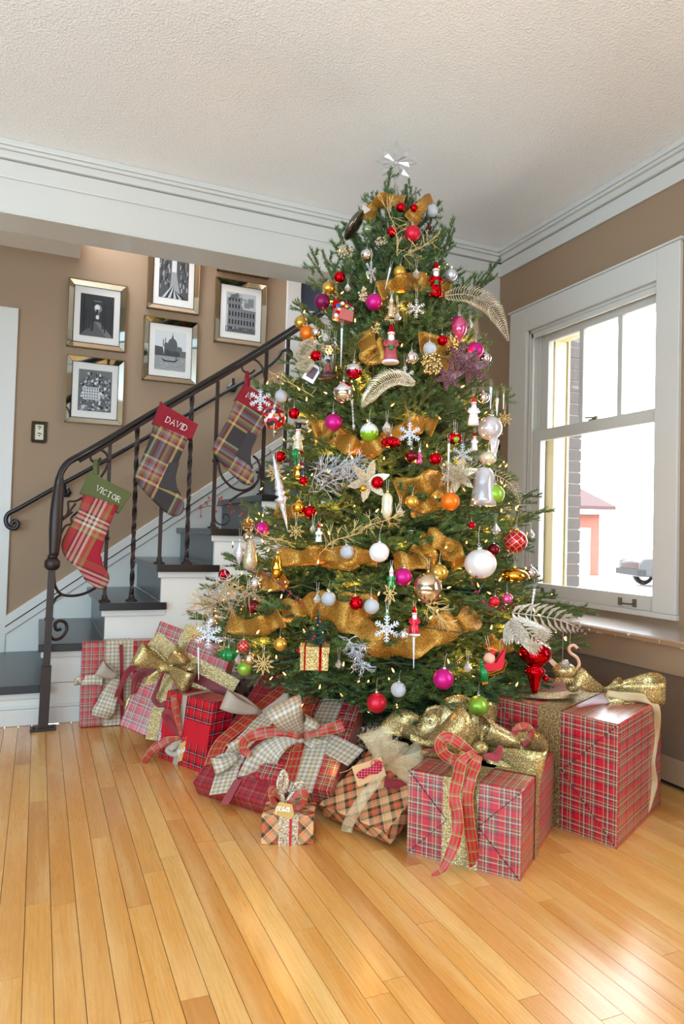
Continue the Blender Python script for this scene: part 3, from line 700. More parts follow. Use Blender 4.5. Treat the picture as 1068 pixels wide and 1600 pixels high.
# ---------------------------------------------------------------- gifts
GB = 'wrapped gifts around the tree'
def V3(*a): return Vector(a)
class Gift:
    def __init__(s, name, label, O, U, V, W, paper, bevel=.004, cat='gift'):
        s.O, s.U, s.V, s.W = (Vector(q) for q in (O, U, V, W))
        s.n = s.U.cross(s.V).normalized()
        if s.n.dot(s.W) < 0: s.n = -s.n
        c = s.O + (s.U + s.V) / 2
        s.r = thing(name, label, cat, tuple(c), group=GB)
        m = M(); m.para(s.O, s.U, s.V, s.W); s.box = obj('wrapping_paper', m, paper, s.r, world=True, bevel=bevel)
    def P(s, a, b, c=1, h=0): return s.O + s.U * a + s.V * b + s.W * c + s.n * h
    def band(s, axis, a, w, m_, name='ribbon_band', e=.0022, sides=True):
        A, B = (s.U, s.V) if axis == 'U' else (s.V, s.U)
        ah, bh, wh = A.normalized(), B.normalized(), s.W.normalized()
        o = s.O + A * a
        L = [o - bh * e, o - bh * e + s.W + wh * e, o + B + bh * e + s.W + wh * e, o + B + bh * e - wh * 0, o + bh * 0]
        P = []
        for i in range(3):
            k = 6
            for j in range(k): P.append(L[i].lerp(L[i + 1], j / k))
        P.append(L[3])
        m = M(); m.strip(P, w, ah); return obj(name, m, m_, s.r, world=True)
    def flaps(s, o, E, F, paper, name='folded_flap'):
        """mitred paper folds on the face spanned by E (long) and F, origin o, facing away from the box"""
        o, E, F = Vector(o), Vector(E), Vector(F)
        nn = E.cross(F).normalized(); ctr = s.O + (s.U + s.V + s.W) / 2
        if (o + (E + F) / 2 - ctr).dot(nn) < 0: nn = -nn
        w_, h_ = E.length, F.length; eh, fh = E / w_, F / h_; k = min(w_, h_) / 2; o = o + nn * .0012
        pt = lambda a, b: o + eh * a + fh * b
        if w_ >= h_: A, B = (k, h_ / 2), (w_ - k, h_ / 2)
        else: A, B = (w_ / 2, k), (w_ / 2, h_ - k)
        tl, tr, bl, br = (0, h_), (w_, h_), (0, 0), (w_, 0)
        if w_ >= h_: F4 = [([bl, br, B, A], 'b'), ([br, tr, B], 'r'), ([tr, tl, A, B], 't'), ([tl, bl, A], 'l')]
        else: F4 = [([bl, br, A], 'b'), ([br, tr, B, A], 'r'), ([tr, tl, B], 't'), ([tl, bl, A, B], 'l')]
        for poly_, kd in F4:
            m = M(); lift = nn * (.0006 if kd in 'lr' else 0)
            uv = []
            for (a, b) in poly_:
                d = {'b': (a, b), 't': (a, h_ - b), 'l': (b, a), 'r': (b, w_ - a)}[kd]
                uv.append((d[1] + .02, d[0] - (w_ if kd in 'bt' else h_) / 2 + .02))
            m.face([pt(a, b) + lift for a, b in poly_], uv); obj(name, m, paper, s.r, world=True)
        m = M(); q = nn * .0016
        for a_, b_ in ((bl, A), (tl, A if w_ >= h_ else B), (br, B if w_ >= h_ else A), (tr, B)): m.tube([pt(*a_) + q, pt(*b_) + q], .0009, 4)
        obj('fold_edge', m, mat('fold_shadow', '#4a1a1e', .8), s.r, world=True)
def hit(px_, py_, P0, N, h=0):
    d = Vector(ray(px_, py_)); P0 = Vector(P0) + Vector(N) * h; t = (P0 - Vector(CP)).dot(Vector(N)) / d.dot(Vector(N)); return Vector(CP) + d * t
def bow_loop(m, c, d, up, L, H, w, wd, tw=.35, n=18, crumple=.0):
    P = []; Wd = []
    for i in range(n + 1):
        t = i / n; x = L * math.sin(PI * t) ** .85; z = H * (.5 * math.sin(2 * PI * t) + .55 * math.sin(PI * t))
        P.append(Vector(c) + Vector(d) * x + Vector(up) * z + Vector(wd) * (crumple * math.sin(9 * t + L * 50)))
        Wd.append(w * (tw + (1 - tw) * math.sin(PI * t)))
    m.strip(P, Wd, Vector(wd))
def knot(m, c, r, sx=1, sz=.8): m.ball(c, r, 12, sz=sz, sx=sx)
CR, CU, CF = Vector(RC[:, 0]), -Vector(RC[:, 1]), Vector(RC[:, 2])
def pxs(L, depth_pt, n=5, dd=None):
    """path whose points are seen at pixels L, at the forward distance of depth_pt (plus dd)"""
    t0 = (Vector(depth_pt) - Vector(CP)).dot(CF)
    return bez([at_depth(p[0], p[1], t0 + (p[2] if len(p) > 2 else 0)) for p in L], n)
def ribbon(name, L, widths, depth_pt, m_, parent, wd=None, n=5, solid=0):
    P = pxs(L, depth_pt, n); N = len(P)
    if hasattr(widths, '__len__'): Wd = list(np.interp(np.linspace(0, 1, N), np.linspace(0, 1, len(widths)), widths))
    else: Wd = [widths] * N
    D = []
    for i in range(N):
        t = (P[min(i + 1, N - 1)] - P[max(i - 1, 0)]).normalized()
        view = (P[i] - Vector(CP)).normalized(); d = t.cross(view).normalized()
        if wd is not None: d = (d * (1 - abs(wd[1])) + Vector(wd[0]) * wd[1]).normalized()
        if D and D[-1].dot(d) < 0: d = -d
        D.append((d + view * .35 * math.sin(i * .55)).normalized())
    m = M(); m.strip(P, Wd, D, un=.034 if m_ is redplaid_r else None); return obj(name, m, m_, parent, world=True, smooth=True, solid=.0007)

def lp(name, cx, cy, ang, L_px, w_, depth_pt, m_, parent, bulge=.035, tilt=.25, tw=.22):
    t0 = (Vector(depth_pt) - Vector(CP)).dot(CF); c = at_depth(cx, cy, t0); L = L_px * t0 / FPX; a = math.radians(ang)
    d = CR * math.cos(a) + CU * math.sin(a); s = (CU * math.cos(a) - CR * math.sin(a)); n = 22; P = []; Wd = []; D = []
    for i in range(n + 1):
        t = i / n; e = math.sin(PI * t)
        P.append(c + d * L * e ** .8 - CF * bulge * (math.sin(2 * PI * t) + .5 * e) + s * (.004 * math.sin(13 * t) - .25 * w_ * (.5 - t) * e)); Wd.append(w_ * (tw + (1 - tw) * e ** .7))
        D.append((s - CF * tilt * math.cos(PI * t) + CF * .12 * math.sin(11 * t)).normalized())
    m = M(); m.strip(P, Wd, D); return obj(name, m, m_, parent, world=True, smooth=True, solid=.0009)

# big tartan box at the right
g8 = Gift('gift_box', 'largest red tartan gift box, tall, with gold mesh ribbon, beside the radiator cover', (1.633, 1.632, 0), (.416, .217, 0), (-.150, .425, 0), (0, 0, .373), red_plaid)
g8.flaps(g8.O, g8.V, g8.W, red_plaid)
g8.band('V', .52, .085, gold_mesh); g8.band('U', .55, .07, gold_mesh, name='ribbon_band') if False else None
m = M(); a = g8.P(.97, .99, 1, .003); 
c8 = g8.P(.42, .52, 1, .03)
m = M(); P = [g8.P(.42, .5, 1, .01), g8.P(.25, .8, 1, .006), g8.P(.1, 1.0, 1, .005)]; m.strip(bez([g8.P(.45, .5, 1, .02), g8.P(.3, .62, 1, .012), g8.P(.2, .85, 1, .005), g8.P(.15, 1.0, 1, .003)], 5), .10, g8.V.normalized().lerp(g8.U.normalized(), .65)); obj('ribbon_tail', m, gold_mesh, g8.r, world=True, solid=.0007)
lp('bow_loop', 944, 1079, 4, 88, .085, c8, gold_glit, g8.r, .05); lp('bow_loop', 944, 1079, 155, 58, .075, c8, gold_glit, g8.r, .04); lp('bow_loop', 944, 1081, 20, 30, .05, c8, gold_glit, g8.r, .02)
m = M(); knot(m, c8 + V3(0, 0, .012), .024); obj('knot', m, gold_glit, g8.r, world=True, smooth=True)
ribbon('ribbon_tail', [(948, 1083), (975, 1088), (1000, 1090), (1018, 1097), (1026, 1115), (1023, 1150, .03), (1018, 1190, .0), (1020, 1225, .0), (1010, 1262, -.02), (1005, 1279, -.02)], [.02, .03, .03, .026, .024, .026, .02, .028, .024, .01], g8.P(.75, 0, .5), grained('pale_gold_wired_ribbon', '#c9ad80', .5, 600, .3, .001, .3), g8.r)
ribbon('ribbon_tail', [(945, 1083, -.03), (958, 1092, -.05), (972, 1105, -.06), (992, 1100, -.05)], [.015, .04, .05, .03], c8, gold_glit, g8.r)

# tartan cube in front
g7 = Gift('gift_box', 'red tartan cube gift with gold mesh ribbon and a big gold and red plaid bow', (1.232, 1.573, 0), (.319, .248, 0), (-.209, .257, 0), (0, 0, .240), red_plaid)
g7.flaps(g7.O, g7.V, g7.W, red_plaid)
g7.band('V', .52, .105, gold_mesh); g7.band('U', .42, .05, gold_mesh)
c7 = g7.P(.42, .52, 1, .03)
lp('bow_loop', 752, 1178, 138, 80, .14, c7 + CF * .04, gold_glit, g7.r, .06); lp('bow_loop', 758, 1176, -8, 84, .15, c7 + CF * .02, gold_glit, g7.r, .07)
lp('bow_loop', 756, 1176, 60, 50, .12, c7 + CF * .05, gold_glit, g7.r, .05); lp('bow_loop', 760, 1182, -42, 50, .09, c7, gold_glit, g7.r, .03); lp('bow_loop', 750, 1180, 175, 50, .08, c7 + CF * .02, gold_glit, g7.r, .03)
m = M(); knot(m, c7 + V3(0, 0, .018), .026); obj('knot', m, gold_glit, g7.r, world=True, smooth=True)
ribbon('plaid_loop', [(745, 1180), (722, 1165), (700, 1152), (687, 1162), (695, 1180), (715, 1187), (745, 1180)], [.012, .03, .034, .034, .034, .03, .012], c7 - CF * .1, redplaid_r, g7.r)
ribbon('plaid_loop', [(790, 1172), (800, 1155), (806, 1140), (818, 1134), (829, 1142), (826, 1156), (815, 1165)], [.012, .02, .022, .022, .022, .02, .02], c7 + CF * .05, redplaid_r, g7.r)
ribbon('plaid_tail', [(742, 1176), (722, 1190, -.02), (715, 1215, -.06), (709, 1245, -.09), (714, 1275, -.1), (713, 1305, -.11), (703, 1335, -.12), (690, 1358, -.13), (674, 1368, -.14)], [.02, .032, .034, .034, .034, .034, .03, .02, .006], g7.P(.1, .5), redplaid_r, g7.r)
ribbon('plaid_tail', [(748, 1180), (742, 1195, -.02), (735, 1215, -.06), (730, 1250, -.075), (733, 1290, -.075), (738, 1325, -.07), (742, 1356, -.06)], [.02, .034, .032, .032, .034, .034, .034], g7.P(.1, .5), redplaid_r, g7.r)
ribbon('velvet_tail', [(745, 1180), (710, 1172), (672, 1173)], [.008, .012, .012], c7, velvet, g7.r)
ribbon('velvet_tail', [(755, 1180), (775, 1182), (782, 1165)], [.01, .03, .012], c7 - CF * .12, velvet, g7.r)
ribbon('velvet_tail', [(826, 1195), (838, 1202), (843, 1212)], [.012, .012, .012], g7.P(.6, .1), velvet, g7.r)
ribbon('plaid_tail', [(800, 1175), (822, 1180), (838, 1186)], [.02, .024, .026], c7, redplaid_r, g7.r)

# tan plaid kraft box with tulle bow and deer tag
g6 = Gift('gift_box', 'flat tan and black plaid kraft paper gift with gold tulle bow and deer tag', (.88, 2.13, .012), (.108, -.264, 0), (.236, .095, .14), tuple(Vector((.108, -.264, 0)).cross(Vector((.236, .095, .14))).normalized() * .05), brown_diag)
tul = mat('gold_tulle', '#e6d4aa', .5, .2, Alpha=.5); g = NT(tul); s0 = g.noise(g.coord('Object'), 700, 2)
g.l(g.ramp(s0, [(.42, (.04, .04, .04, 1)), (.66, (.6, .6, .6, 1))]), g.b.inputs['Alpha'])
ribbon('tulle_band', [(600, 1205), (585, 1225), (565, 1250), (545, 1285), (541, 1300)], [.015, .03, .035, .035, .035], g6.P(.75, .1, 1, .004), tul, g6.r)
c6 = at_depth(603, 1200, 2.2)
for an_, l_, w_ in ((108, 62, .11), (75, 45, .09), (15, 60, .09), (-15, 58, .08), (150, 26, .05)): lp('tulle_loop', 603, 1198, an_, l_, w_, c6, tul, g6.r, .02, tw=.1)
ribbon('velvet_band', [(600, 1222), (618, 1225), (634, 1230)], [.03, .03, .03], g6.P(.8, .6), velvet, g6.r)
def card(name, q, depth_pt, m_, parent, th=.0015, dd=(0, 0, 0, 0), label=None):
    t0 = (Vector(depth_pt) - Vector(CP)).dot(CF); P = [at_depth(x, y, t0 + e) for (x, y), e in zip(q, dd if len(q) == 4 else [0] * len(q))]
    nn = (P[1] - P[0]).cross(P[2] - P[0]).normalized()
    if nn.dot(CF) > 0: nn = -nn
    n = len(P); m = M(); m.raw(P + [p - nn * th for p in P], [tuple(range(n)), tuple(range(n, 2 * n))[::-1]] + [(i, (i + 1) % n, (i + 1) % n + n, i + n) for i in range(n)])
    return obj(name, m, m_, parent, world=True, label=label)
tg = thing('gift_tag', 'tan gift tag with a red foil deer cut-out on the kraft plaid gift', 'gift tag', tuple(at_depth(575, 1205, 2.1)))
dp_ = at_depth(575, 1205, 2.13)
card('tag_card', [(549, 1198), (595, 1183), (603, 1212), (559, 1229)], dp_, mat('kraft_card', '#d9a878', .7), tg)
foil = plaid('red_foil_check', [(0, '#e0455c'), (.5, '#3a0d14')], .008, .15, coords='obj')
foil.node_tree.nodes['Principled BSDF'].inputs['Metallic'].default_value = .5
card('deer_body', [(556, 1211), (560, 1206), (566, 1202), (578, 1199), (584, 1193), (592, 1188), (598, 1192), (596, 1204), (590, 1209), (576, 1211), (568, 1217), (559, 1216)], dp_ - CF * .003, foil, tg)
m = M()
for L in ([(580, 1198), (580, 1190), (585, 1189), (590, 1195)], [(588, 1196), (585, 1188), (590, 1188), (594, 1193)], [(592, 1198), (600, 1198)]): m.tube(pxs(L, dp_ - CF * .005, 4), .0012, 5)
obj('antlers', m, red_cord, tg, world=True); m = M(); m.tube(pxs([(550, 1199), (543, 1204), (530, 1208)], dp_, 4), .0008, 4); obj('string', m, kraft, tg, world=True)

# tilted tan plaid gift behind the cube
g9 = Gift('gift_box', 'tan plaid gift half hidden behind the tartan cube, gold ribbon piled behind it', (1.22, 2.10, .0), (.22, -.12, .0), (.13, .22, .0), (0, 0, .195), brown_diag)
# small kraft plaid gift at front
g5 = Gift('gift_box', 'smallest kraft plaid gift with leopard ribbon, standing in front of the big flat gifts', (.637, 2.024, 0), (.146, -.055, 0), (.045, .095, 0), (0, 0, .088), brown_diag)
leo = mat('leopard_print', '#d9c6a8', .6); g = NT(leo); vo = g.n('TexVoronoi', feature='F1'); vo.inputs['Scale'].default_value = 110; v = g.coord('Object'); g.l(v, vo.inputs['Vector'])
g.base(g.ramp(vo.outputs['Distance'], [(0, '#8a6a44'), (.3, '#1c1512'), (.5, '#1c1512'), (.56, '#dccbb0')], 'CONSTANT'))
lr = glitter('leopard_lace_ribbon', '#cbb595', '#f3e8d2', '#4a2420', 420)
g5.band('U', .52, .058, lr); c5 = g5.P(.5, .5, 1, .008)
m = M(); m.strip([g5.P(.56, -.02, .0, 0) - CF * .004, g5.P(.56, -.02, 1, .0) - CF * .004, g5.P(.56, .5, 1, .004)], .007, g5.U.normalized()); obj('cord', m, red_cord, g5.r, world=True)
ribbon('leopard_tail', [(444, 1256), (438, 1235), (437, 1222), (442, 1205), (447, 1220), (444, 1240)], [.012, .02, .022, .012, .02, .012], c5, lr, g5.r)
ribbon('leopard_tail', [(447, 1256), (458, 1240), (468, 1226), (470, 1245), (462, 1262)], [.012, .024, .03, .026, .01], c5, lr, g5.r)
ribbon('plaid_loop', [(449, 1256), (465, 1240), (476, 1238), (474, 1252), (463, 1262), (449, 1256)], [.01, .018, .02, .02, .018, .01], c5 - CF * .02, redplaid_r, g5.r)
ribbon('plaid_loop', [(446, 1256), (433, 1240), (424, 1232), (426, 1250), (434, 1262)], [.01, .02, .02, .02, .014], c5 + CF * .01, redplaid_r, g5.r)
for s_ in (0, 1): m = M(); m.strip([g5.P(1.012, -.02 + .6 * s_ + .2, 0, 0), g5.P(1.012, .18 + .6 * s_, 1, .001), g5.P(.6, .2 + .5 * s_, 1, .003)], .012, g5.V.normalized()); obj('plaid_band', m, redplaid_r, g5.r, world=True)
def word(strokes, px0, py0, sx, sy, depth_pt, m_, parent, r=.0009, slant=0, rot=0):
    m = M(); t0 = (Vector(depth_pt) - Vector(CP)).dot(CF)
    for L in strokes:
        P = []
        for (a, b) in L:
            X, Y = a * sx + b * slant, -b * sy; X, Y = X * math.cos(rot) - Y * math.sin(rot), X * math.sin(rot) + Y * math.cos(rot)
            P.append(at_depth(px0 + X, py0 + Y, t0))
        m.tube(bez(P, 4), r, 5)
    return obj('lettering', m, m_, parent, world=True)
PEACE = [[(0, -.6), (.1, .9), (.1, .5), (.45, 1), (.7, .6), (.4, .1), (.15, .3)], [(.7, .4), (1.0, .5), (1.3, .8), (1.1, 1), (.85, .5), (1.1, 0), (1.6, .3), (1.9, .9), (2.2, 1), (1.8, .6), (1.9, .05), (2.25, .6), (2.3, .1), (2.6, .3), (2.9, .95), (3.15, .9), (2.8, .5), (2.95, .05), (3.4, .3), (3.7, .7), (3.5, 1), (3.3, .5), (3.6, .02), (4.1, .4)]]
def peace_tag(label, q, hole, depth, base, sx, sy, rot):
    d0 = at_depth(*q[0], depth); r = thing('gift_tag', label, 'gift tag', tuple(d0))
    card('tag_card', q, d0, kraft, r); word(PEACE, *base, sx, sy, d0 - CF * .002, mat('white_ink', '#fbf7ee', .6), r, r=.0011, rot=rot)
    m = M(); m.tube(pxs([hole, (hole[0] + 3, hole[1] - 10)], d0, 3), .0008, 4); obj('string', m, kraft, r, world=True); return r
t5 = (c5 - Vector(CP)).dot(CF)
peace_tag('small gold gift tag reading peace on the smallest kraft plaid gift', [(436, 1253), (456, 1257), (459, 1271), (455, 1280), (426, 1272)], (446, 1255), t5 - .075, (431, 1267), 5.6, 7.5, .1)

# black and red plaid gift
g3 = Gift('gift_box', 'upright black and bright red plaid gift with white lines and a red sash', (.476, 2.934, 0), (.130, -.262, 0), (.10, .048, .0), (.03, .0, .268), black_red)
g3.band('V', .0, .01, burg) if False else None
m = M(); e = (g3.U.cross(g3.W)).normalized(); e = e if e.dot(CF) < 0 else -e
def fr(a, c, h=.002): return g3.O + g3.U * a + g3.W * c + e * h
m.strip([fr(.0, .52), fr(.5, .52), fr(1.01, .52)], .085, g3.W.normalized()); obj('sash', m, mat('bright_red_ribbon', '#c8142a', .45), g3.r, world=True)
m = M(); m.strip([fr(.42, 0, .004), fr(.42, .5, .004), fr(.42, 1.0, .004), fr(.42, 1, .004) + g3.V], .032, g3.U.normalized()); obj('linen_band', m, taupe_r, g3.r, world=True)
c3_ = at_depth(282, 1153, (fr(.4, .5) - Vector(CP)).dot(CF) - .02)
ribbon('plaid_tail', [(282, 1153), (262, 1157), (243, 1168), (228, 1186), (216, 1204)], [.012, .03, .034, .028, .004], c3_, redplaid_r, g3.r)
ribbon('plaid_loop', [(283, 1152), (279, 1130), (276, 1105), (270, 1086), (273, 1110), (279, 1135)], [.01, .018, .02, .018, .018, .01], c3_, redplaid_r, g3.r)
ribbon('red_loop', [(283, 1152), (268, 1135), (258, 1118), (262, 1112), (275, 1120), (280, 1145)], [.01, .03, .03, .02, .03, .012], c3_ + CF * .005, velvet, g3.r)
ribbon('linen_loop', [(286, 1150), (296, 1130), (308, 1118), (314, 1130), (303, 1142), (290, 1151)], [.01, .03, .035, .03, .03, .012], c3_ + CF * .005, taupe_r, g3.r)
ribbon('linen_loop', [(284, 1155), (272, 1165), (262, 1172), (276, 1178), (284, 1160)], [.01, .03, .026, .02, .012], c3_ + CF * .004, taupe_r, g3.r)
ribbon('red_cord_loop', [(284, 1153), (305, 1148), (317, 1132), (313, 1115), (305, 1112), (299, 1140)], .006, c3_ - CF * .004, red_cord, g3.r)
ribbon('plaid_tail', [(285, 1152), (300, 1158), (320, 1165), (335, 1168)], [.01, .012, .012, .01], c3_, redplaid_r, g3.r)
ribbon('red_cord_loop', [(284, 1155), (278, 1175), (275, 1199)], .006, c3_ + CF * .01, red_cord, g3.r)
peace_tag('gold gift tag reading peace hanging on the black and red plaid gift', [(281, 1162), (290, 1157), (297, 1165), (298, 1186), (278, 1190)], (289, 1158), (c3_ - Vector(CP)).dot(CF) - .012, (279, 1179), 4.2, 6.5, -.42)

# tall gift against the stair panel
g1 = Gift('gift_box', 'slim upright red tartan gift with cream checked ribbon, leaning on the white stair panel', (.205, 3.455, .004), (.33, 0, 0), (0, .075, 0), (-.0, .02, .385), red_plaid2)
g1.band('U', .50, .125, cream_r)
def f1(px_, py_, h=.003): return hit(px_, py_, (.2, 3.455, 0), (0, 1, 0), -h)
tq = f1(165, 1060)
m = M(); m.strip([f1(189, 1007), f1(190, 1060), f1(191, 1138)], .016, V3(1, 0, 0)); obj('velvet_band', m, velvet, g1.r, world=True)
lp('cream_loop', 184, 1058, 150, 32, .075, tq - CF * .03, taupe_r, g1.r, .03)
ribbon('cream_tail', [(160, 1062, -.03), (140, 1062, -.03), (124, 1064, -.02), (123, 1070, .0)], [.05, .045, .045, .04], tq, cream_r, g1.r)
ribbon('cream_tail', [(182, 1060, -.02), (172, 1085, -.04), (163, 1108, -.05), (158, 1122, -.04)], [.03, .075, .10, .09], tq, cream_r, g1.r)
ribbon('velvet_tail', [(208, 1042, -.03), (198, 1052, -.03), (190, 1070, -.03), (183, 1090, -.03), (194, 1102, -.03)], [.03, .03, .02, .03, .01], tq, velvet, g1.r)
# big leaning tartan gift with gold bow
O2 = V3(.335, 3.07, .105); U2 = V3(.281, -.200, -.10); V2 = V3(.165, .07, .42)
n2 = U2.cross(V2).normalized(); n2 = n2 if n2.dot(CF) < 0 else -n2
g2 = Gift('gift_box', 'leaning red tartan gift with a wide gold glitter bow and burgundy ribbon', tuple(O2 + n2 * 0), tuple(U2), tuple(V2), tuple(-n2 * .09), red_plaid)
def f2(px_, py_, h=.003): return hit(px_, py_, O2, n2, h)
def onface(name, L, widths, m_, h=.003):
    P = bez([f2(a, b, h) for a, b in L], 5); D = [(P[min(i + 1, len(P) - 1)] - P[max(i - 1, 0)]).cross(n2).normalized() for i in range(len(P))]
    m = M(); m.strip(P, widths, D); return obj(name, m, m_, g2.r, world=True, smooth=True)
onface('gold_band', [(298, 978), (280, 1020), (262, 1065), (246, 1110), (236, 1156)], .05, gold_mesh)
onface('gold_band', [(232, 1005), (262, 1030), (310, 1056), (362, 1085)], .13, gold_mesh, .002)
onface('burgundy_band', [(205, 1062), (240, 1045), (280, 1050), (320, 1066), (360, 1088)], .038, burg, .005)
c2 = f2(258, 1042, .02); 
lp('gold_loop', 262, 1042, 152, 52, .10, c2 - CF * .02, gold_glit, g2.r, .05)
lp('gold_loop', 262, 1044, -22, 46, .11, c2 - CF * .04, gold_glit, g2.r, .06); lp('gold_loop', 262, 1040, 40, 34, .09, c2 - CF * .02, gold_glit, g2.r, .04)
ribbon('gold_tail', [(258, 1046), (240, 1065), (222, 1090), (212, 1104), (224, 1116)], [.03, .07, .09, .09, .05], c2, gold_glit, g2.r)
ribbon('gold_tail', [(262, 1050), (255, 1080), (248, 1105), (240, 1120)], [.03, .05, .06, .05], c2 + CF * .005, gold_glit, g2.r)
ribbon('burgundy_loop', [(255, 1050), (246, 1075), (240, 1092), (250, 1102), (265, 1094), (268, 1085)], [.012, .016, .02, .02, .02, .02], c2 - CF * .05, burg, g2.r)
ribbon('burgundy_tail', [(218, 1050), (210, 1065), (206, 1085)], [.02, .026, .012], c2 - CF * .02, burg, g2.r)
m = M(); knot(m, c2 - CF * .02, .03); obj('knot', m, gold_glit, g2.r, world=True, smooth=True)

# two overlapping flat gifts
U4, V4 = V3(.187, -.282, 0), V3(.38, .40, .30); n4 = U4.cross(V4).normalized(); n4 = n4 if n4.z > 0 else -n4
g4 = Gift('gift_box', 'flat leaning dark tartan gift with taupe bow, under the gift with the cream bow', (.544, 2.482, .0), tuple(U4), tuple(V4), tuple(n4 * .055), red_dark)
def fp(O_, n_, px_, py_, h): return hit(px_, py_, O_, n_, h)
def stripe(G, name, L, w_, m_, n_, h=.003):
    O_ = G.O + G.W; P = bez([fp(O_, n_, a, b, h) for a, b in L], 5); D = [(P[min(i + 1, len(P) - 1)] - P[max(i - 1, 0)]).cross(n_).normalized() for i in range(len(P))]
    m = M(); m.strip(P, w_, D, un=.034 if m_ is redplaid_r else None); return obj(name, m, m_, G.r, world=True, smooth=True)
stripe(g4, 'plaid_band', [(450, 1069), (415, 1098), (380, 1130), (345, 1160), (331, 1195)], .06, redplaid_r, n4)
stripe(g4, 'linen_band', [(462, 1085), (430, 1110), (395, 1145), (365, 1180), (345, 1240)], .085, cream_r, n4, .002)
stripe(g4, 'velvet_band', [(372, 1218), (350, 1257)], .03, velvet, n4, .005)
q4 = fp(g4.O + g4.W, n4, 405, 1110, .03)
lp('taupe_loop', 408, 1113, 158, 62, .075, q4, taupe_r, g4.r, .04)
lp('taupe_loop', 410, 1113, 8, 32, .05, q4, taupe_r, g4.r, .02); lp('taupe_loop', 410, 1113, 25, 50, .06, q4 + CF * .02, taupe_r, g4.r, .02)
ribbon('taupe_tail', [(410, 1114), (420, 1128), (432, 1140)], [.015, .045, .03], q4, taupe_r, g4.r)
q4b = fp(g4.O + g4.W, n4, 375, 1180, .03)
lp('cream_loop', 376, 1178, 120, 24, .05, q4b, cream_r, g4.r, .02)
lp('cream_loop', 376, 1180, 200, 44, .06, q4b, cream_r, g4.r, .03)
ribbon('cream_tail', [(378, 1180), (370, 1200), (364, 1220), (374, 1236)], [.02, .05, .06, .05], q4b, cream_r, g4.r)
ribbon('velvet_tail', [(365, 1200), (345, 1205), (325, 1215), (315, 1226)], [.01, .014, .014, .008], q4b, velvet, g4.r)

U5, V5 = V3(.189, -.217, 0), V3(.226, .27, .20); n5 = U5.cross(V5).normalized(); n5 = n5 if n5.z > 0 else -n5
f_ = V3(.70, 2.314, .10)
g10 = Gift('gift_box', 'red tartan gift on top of the flat gifts with a large cream checked bow', tuple(f_ - n5 * .08), tuple(U5), tuple(V5), tuple(n5 * .08), red_plaid)
stripe(g10, 'cream_band', [(522, 1092), (505, 1130), (488, 1180), (468, 1238)], .085, cream_r, n5)
stripe(g10, 'cream_band', [(440, 1135), (480, 1148), (520, 1165), (556, 1184)], .085, cream_r, n5, .002)
stripe(g10, 'plaid_band', [(490, 1085), (478, 1110), (470, 1150), (450, 1222)], .05, redplaid_r, n5, .005)
q5 = fp(g10.O + g10.W, n5, 470, 1152, .035)
lp('cream_loop', 470, 1152, 116, 64, .13, q5 - CF * .01, cream_r, g10.r, .06)
lp('cream_loop', 470, 1152, 60, 36, .06, q5 + CF * .01, cream_r, g10.r, .03)
ribbon('cream_tail', [(468, 1153), (440, 1160), (416, 1180), (402, 1210), (395, 1240), (392, 1265)], [.02, .06, .10, .125, .13, .13], q5 - CF * .03, cream_r, g10.r)
ribbon('cream_tail', [(472, 1153), (500, 1165), (530, 1178), (548, 1195)], [.02, .05, .07, .05], q5, cream_r, g10.r)
ribbon('plaid_tail', [(472, 1150), (500, 1142), (522, 1137), (536, 1132)], [.02, .035, .04, .045], q5 - CF * .02, redplaid_r, g10.r)
ribbon('plaid_loop', [(468, 1152), (440, 1143), (410, 1145), (384, 1155), (380, 1172), (392, 1180)], [.015, .035, .04, .035, .03, .02], q5 - CF * .05, redplaid_r, g10.r)
ribbon('plaid_tail', [(468, 1156), (462, 1180), (452, 1215)], [.015, .04, .05], q5 - CF * .005, redplaid_r, g10.r)
m = M(); knot(m, q5 - CF * .035, .012); obj('knot', m, taupe_r, g10.r, world=True, smooth=True)

# things tucked under and behind
dam = mat('dark_damask_paper', '#3b3638', .5); g = NT(dam); vo = g.n('TexVoronoi', feature='SMOOTH_F1'); vo.inputs['Scale'].default_value = 45; g.l(g.coord('Object'), vo.inputs['Vector'])
g.base(g.mix(g.ramp(vo.outputs['Distance'], [(.35, (0, 0, 0, 1)), (.4, (1, 1, 1, 1))]), lin('#2c282b'), lin('#6a6060')))
g11 = Gift('gift_box', 'dark damask patterned gift with a cream plaid strap under the tree', (.78, 3.18, 0), (.40, -.10, 0), (.04, .16, 0), (0, 0, .25), dam)
g11.band('U', .45, .055, plaid('cream_black_plaid_ribbon', [(0, '#cdbf9f'), (.6, '#15130f'), (.68, '#cdbf9f'), (.8, '#15130f'), (.86, '#cdbf9f')], .05, .6))
g12 = Gift('gift_box', 'leopard print gift behind the kraft plaid gifts', (1.10, 2.36, 0), (.16, -.03, 0), (.03, .14, 0), (0, 0, .22), leo)
def bag(label, c, wx, wy, h, rot, m_):
    r = thing('gift_bag', label, 'gift bag', c, (0, 0, rot)); m = M(); N = 6
    b = [(-wx, -wy), (wx, -wy), (wx, wy), (-wx, wy)]; vs = [(x_, y_, 0) for x_, y_ in b] + [(x_ * 1.05, y_ * .8, h) for x_, y_ in b] + [(x_ * 1.03, y_ * .77, h - .004) for x_, y_ in b]
    m.raw(vs, [(0, 1, 2, 3)] + [(i, (i + 1) % 4, (i + 1) % 4 + 4, i + 4) for i in range(4)] + [(i + 4, (i + 1) % 4 + 4, (i + 1) % 4 + 8, i + 8) for i in range(4)]); obj('bag_body', m, m_, r)
    for s_ in (-1, 1):
        m = M(); m.tube([(-.05 + .1 * t, s_ * wy * .75, h - .03 + .1 * math.sin(PI * t)) for t in np.linspace(0, 1, 12)], .003, 5); obj('handle', m, m_, r)
    return r
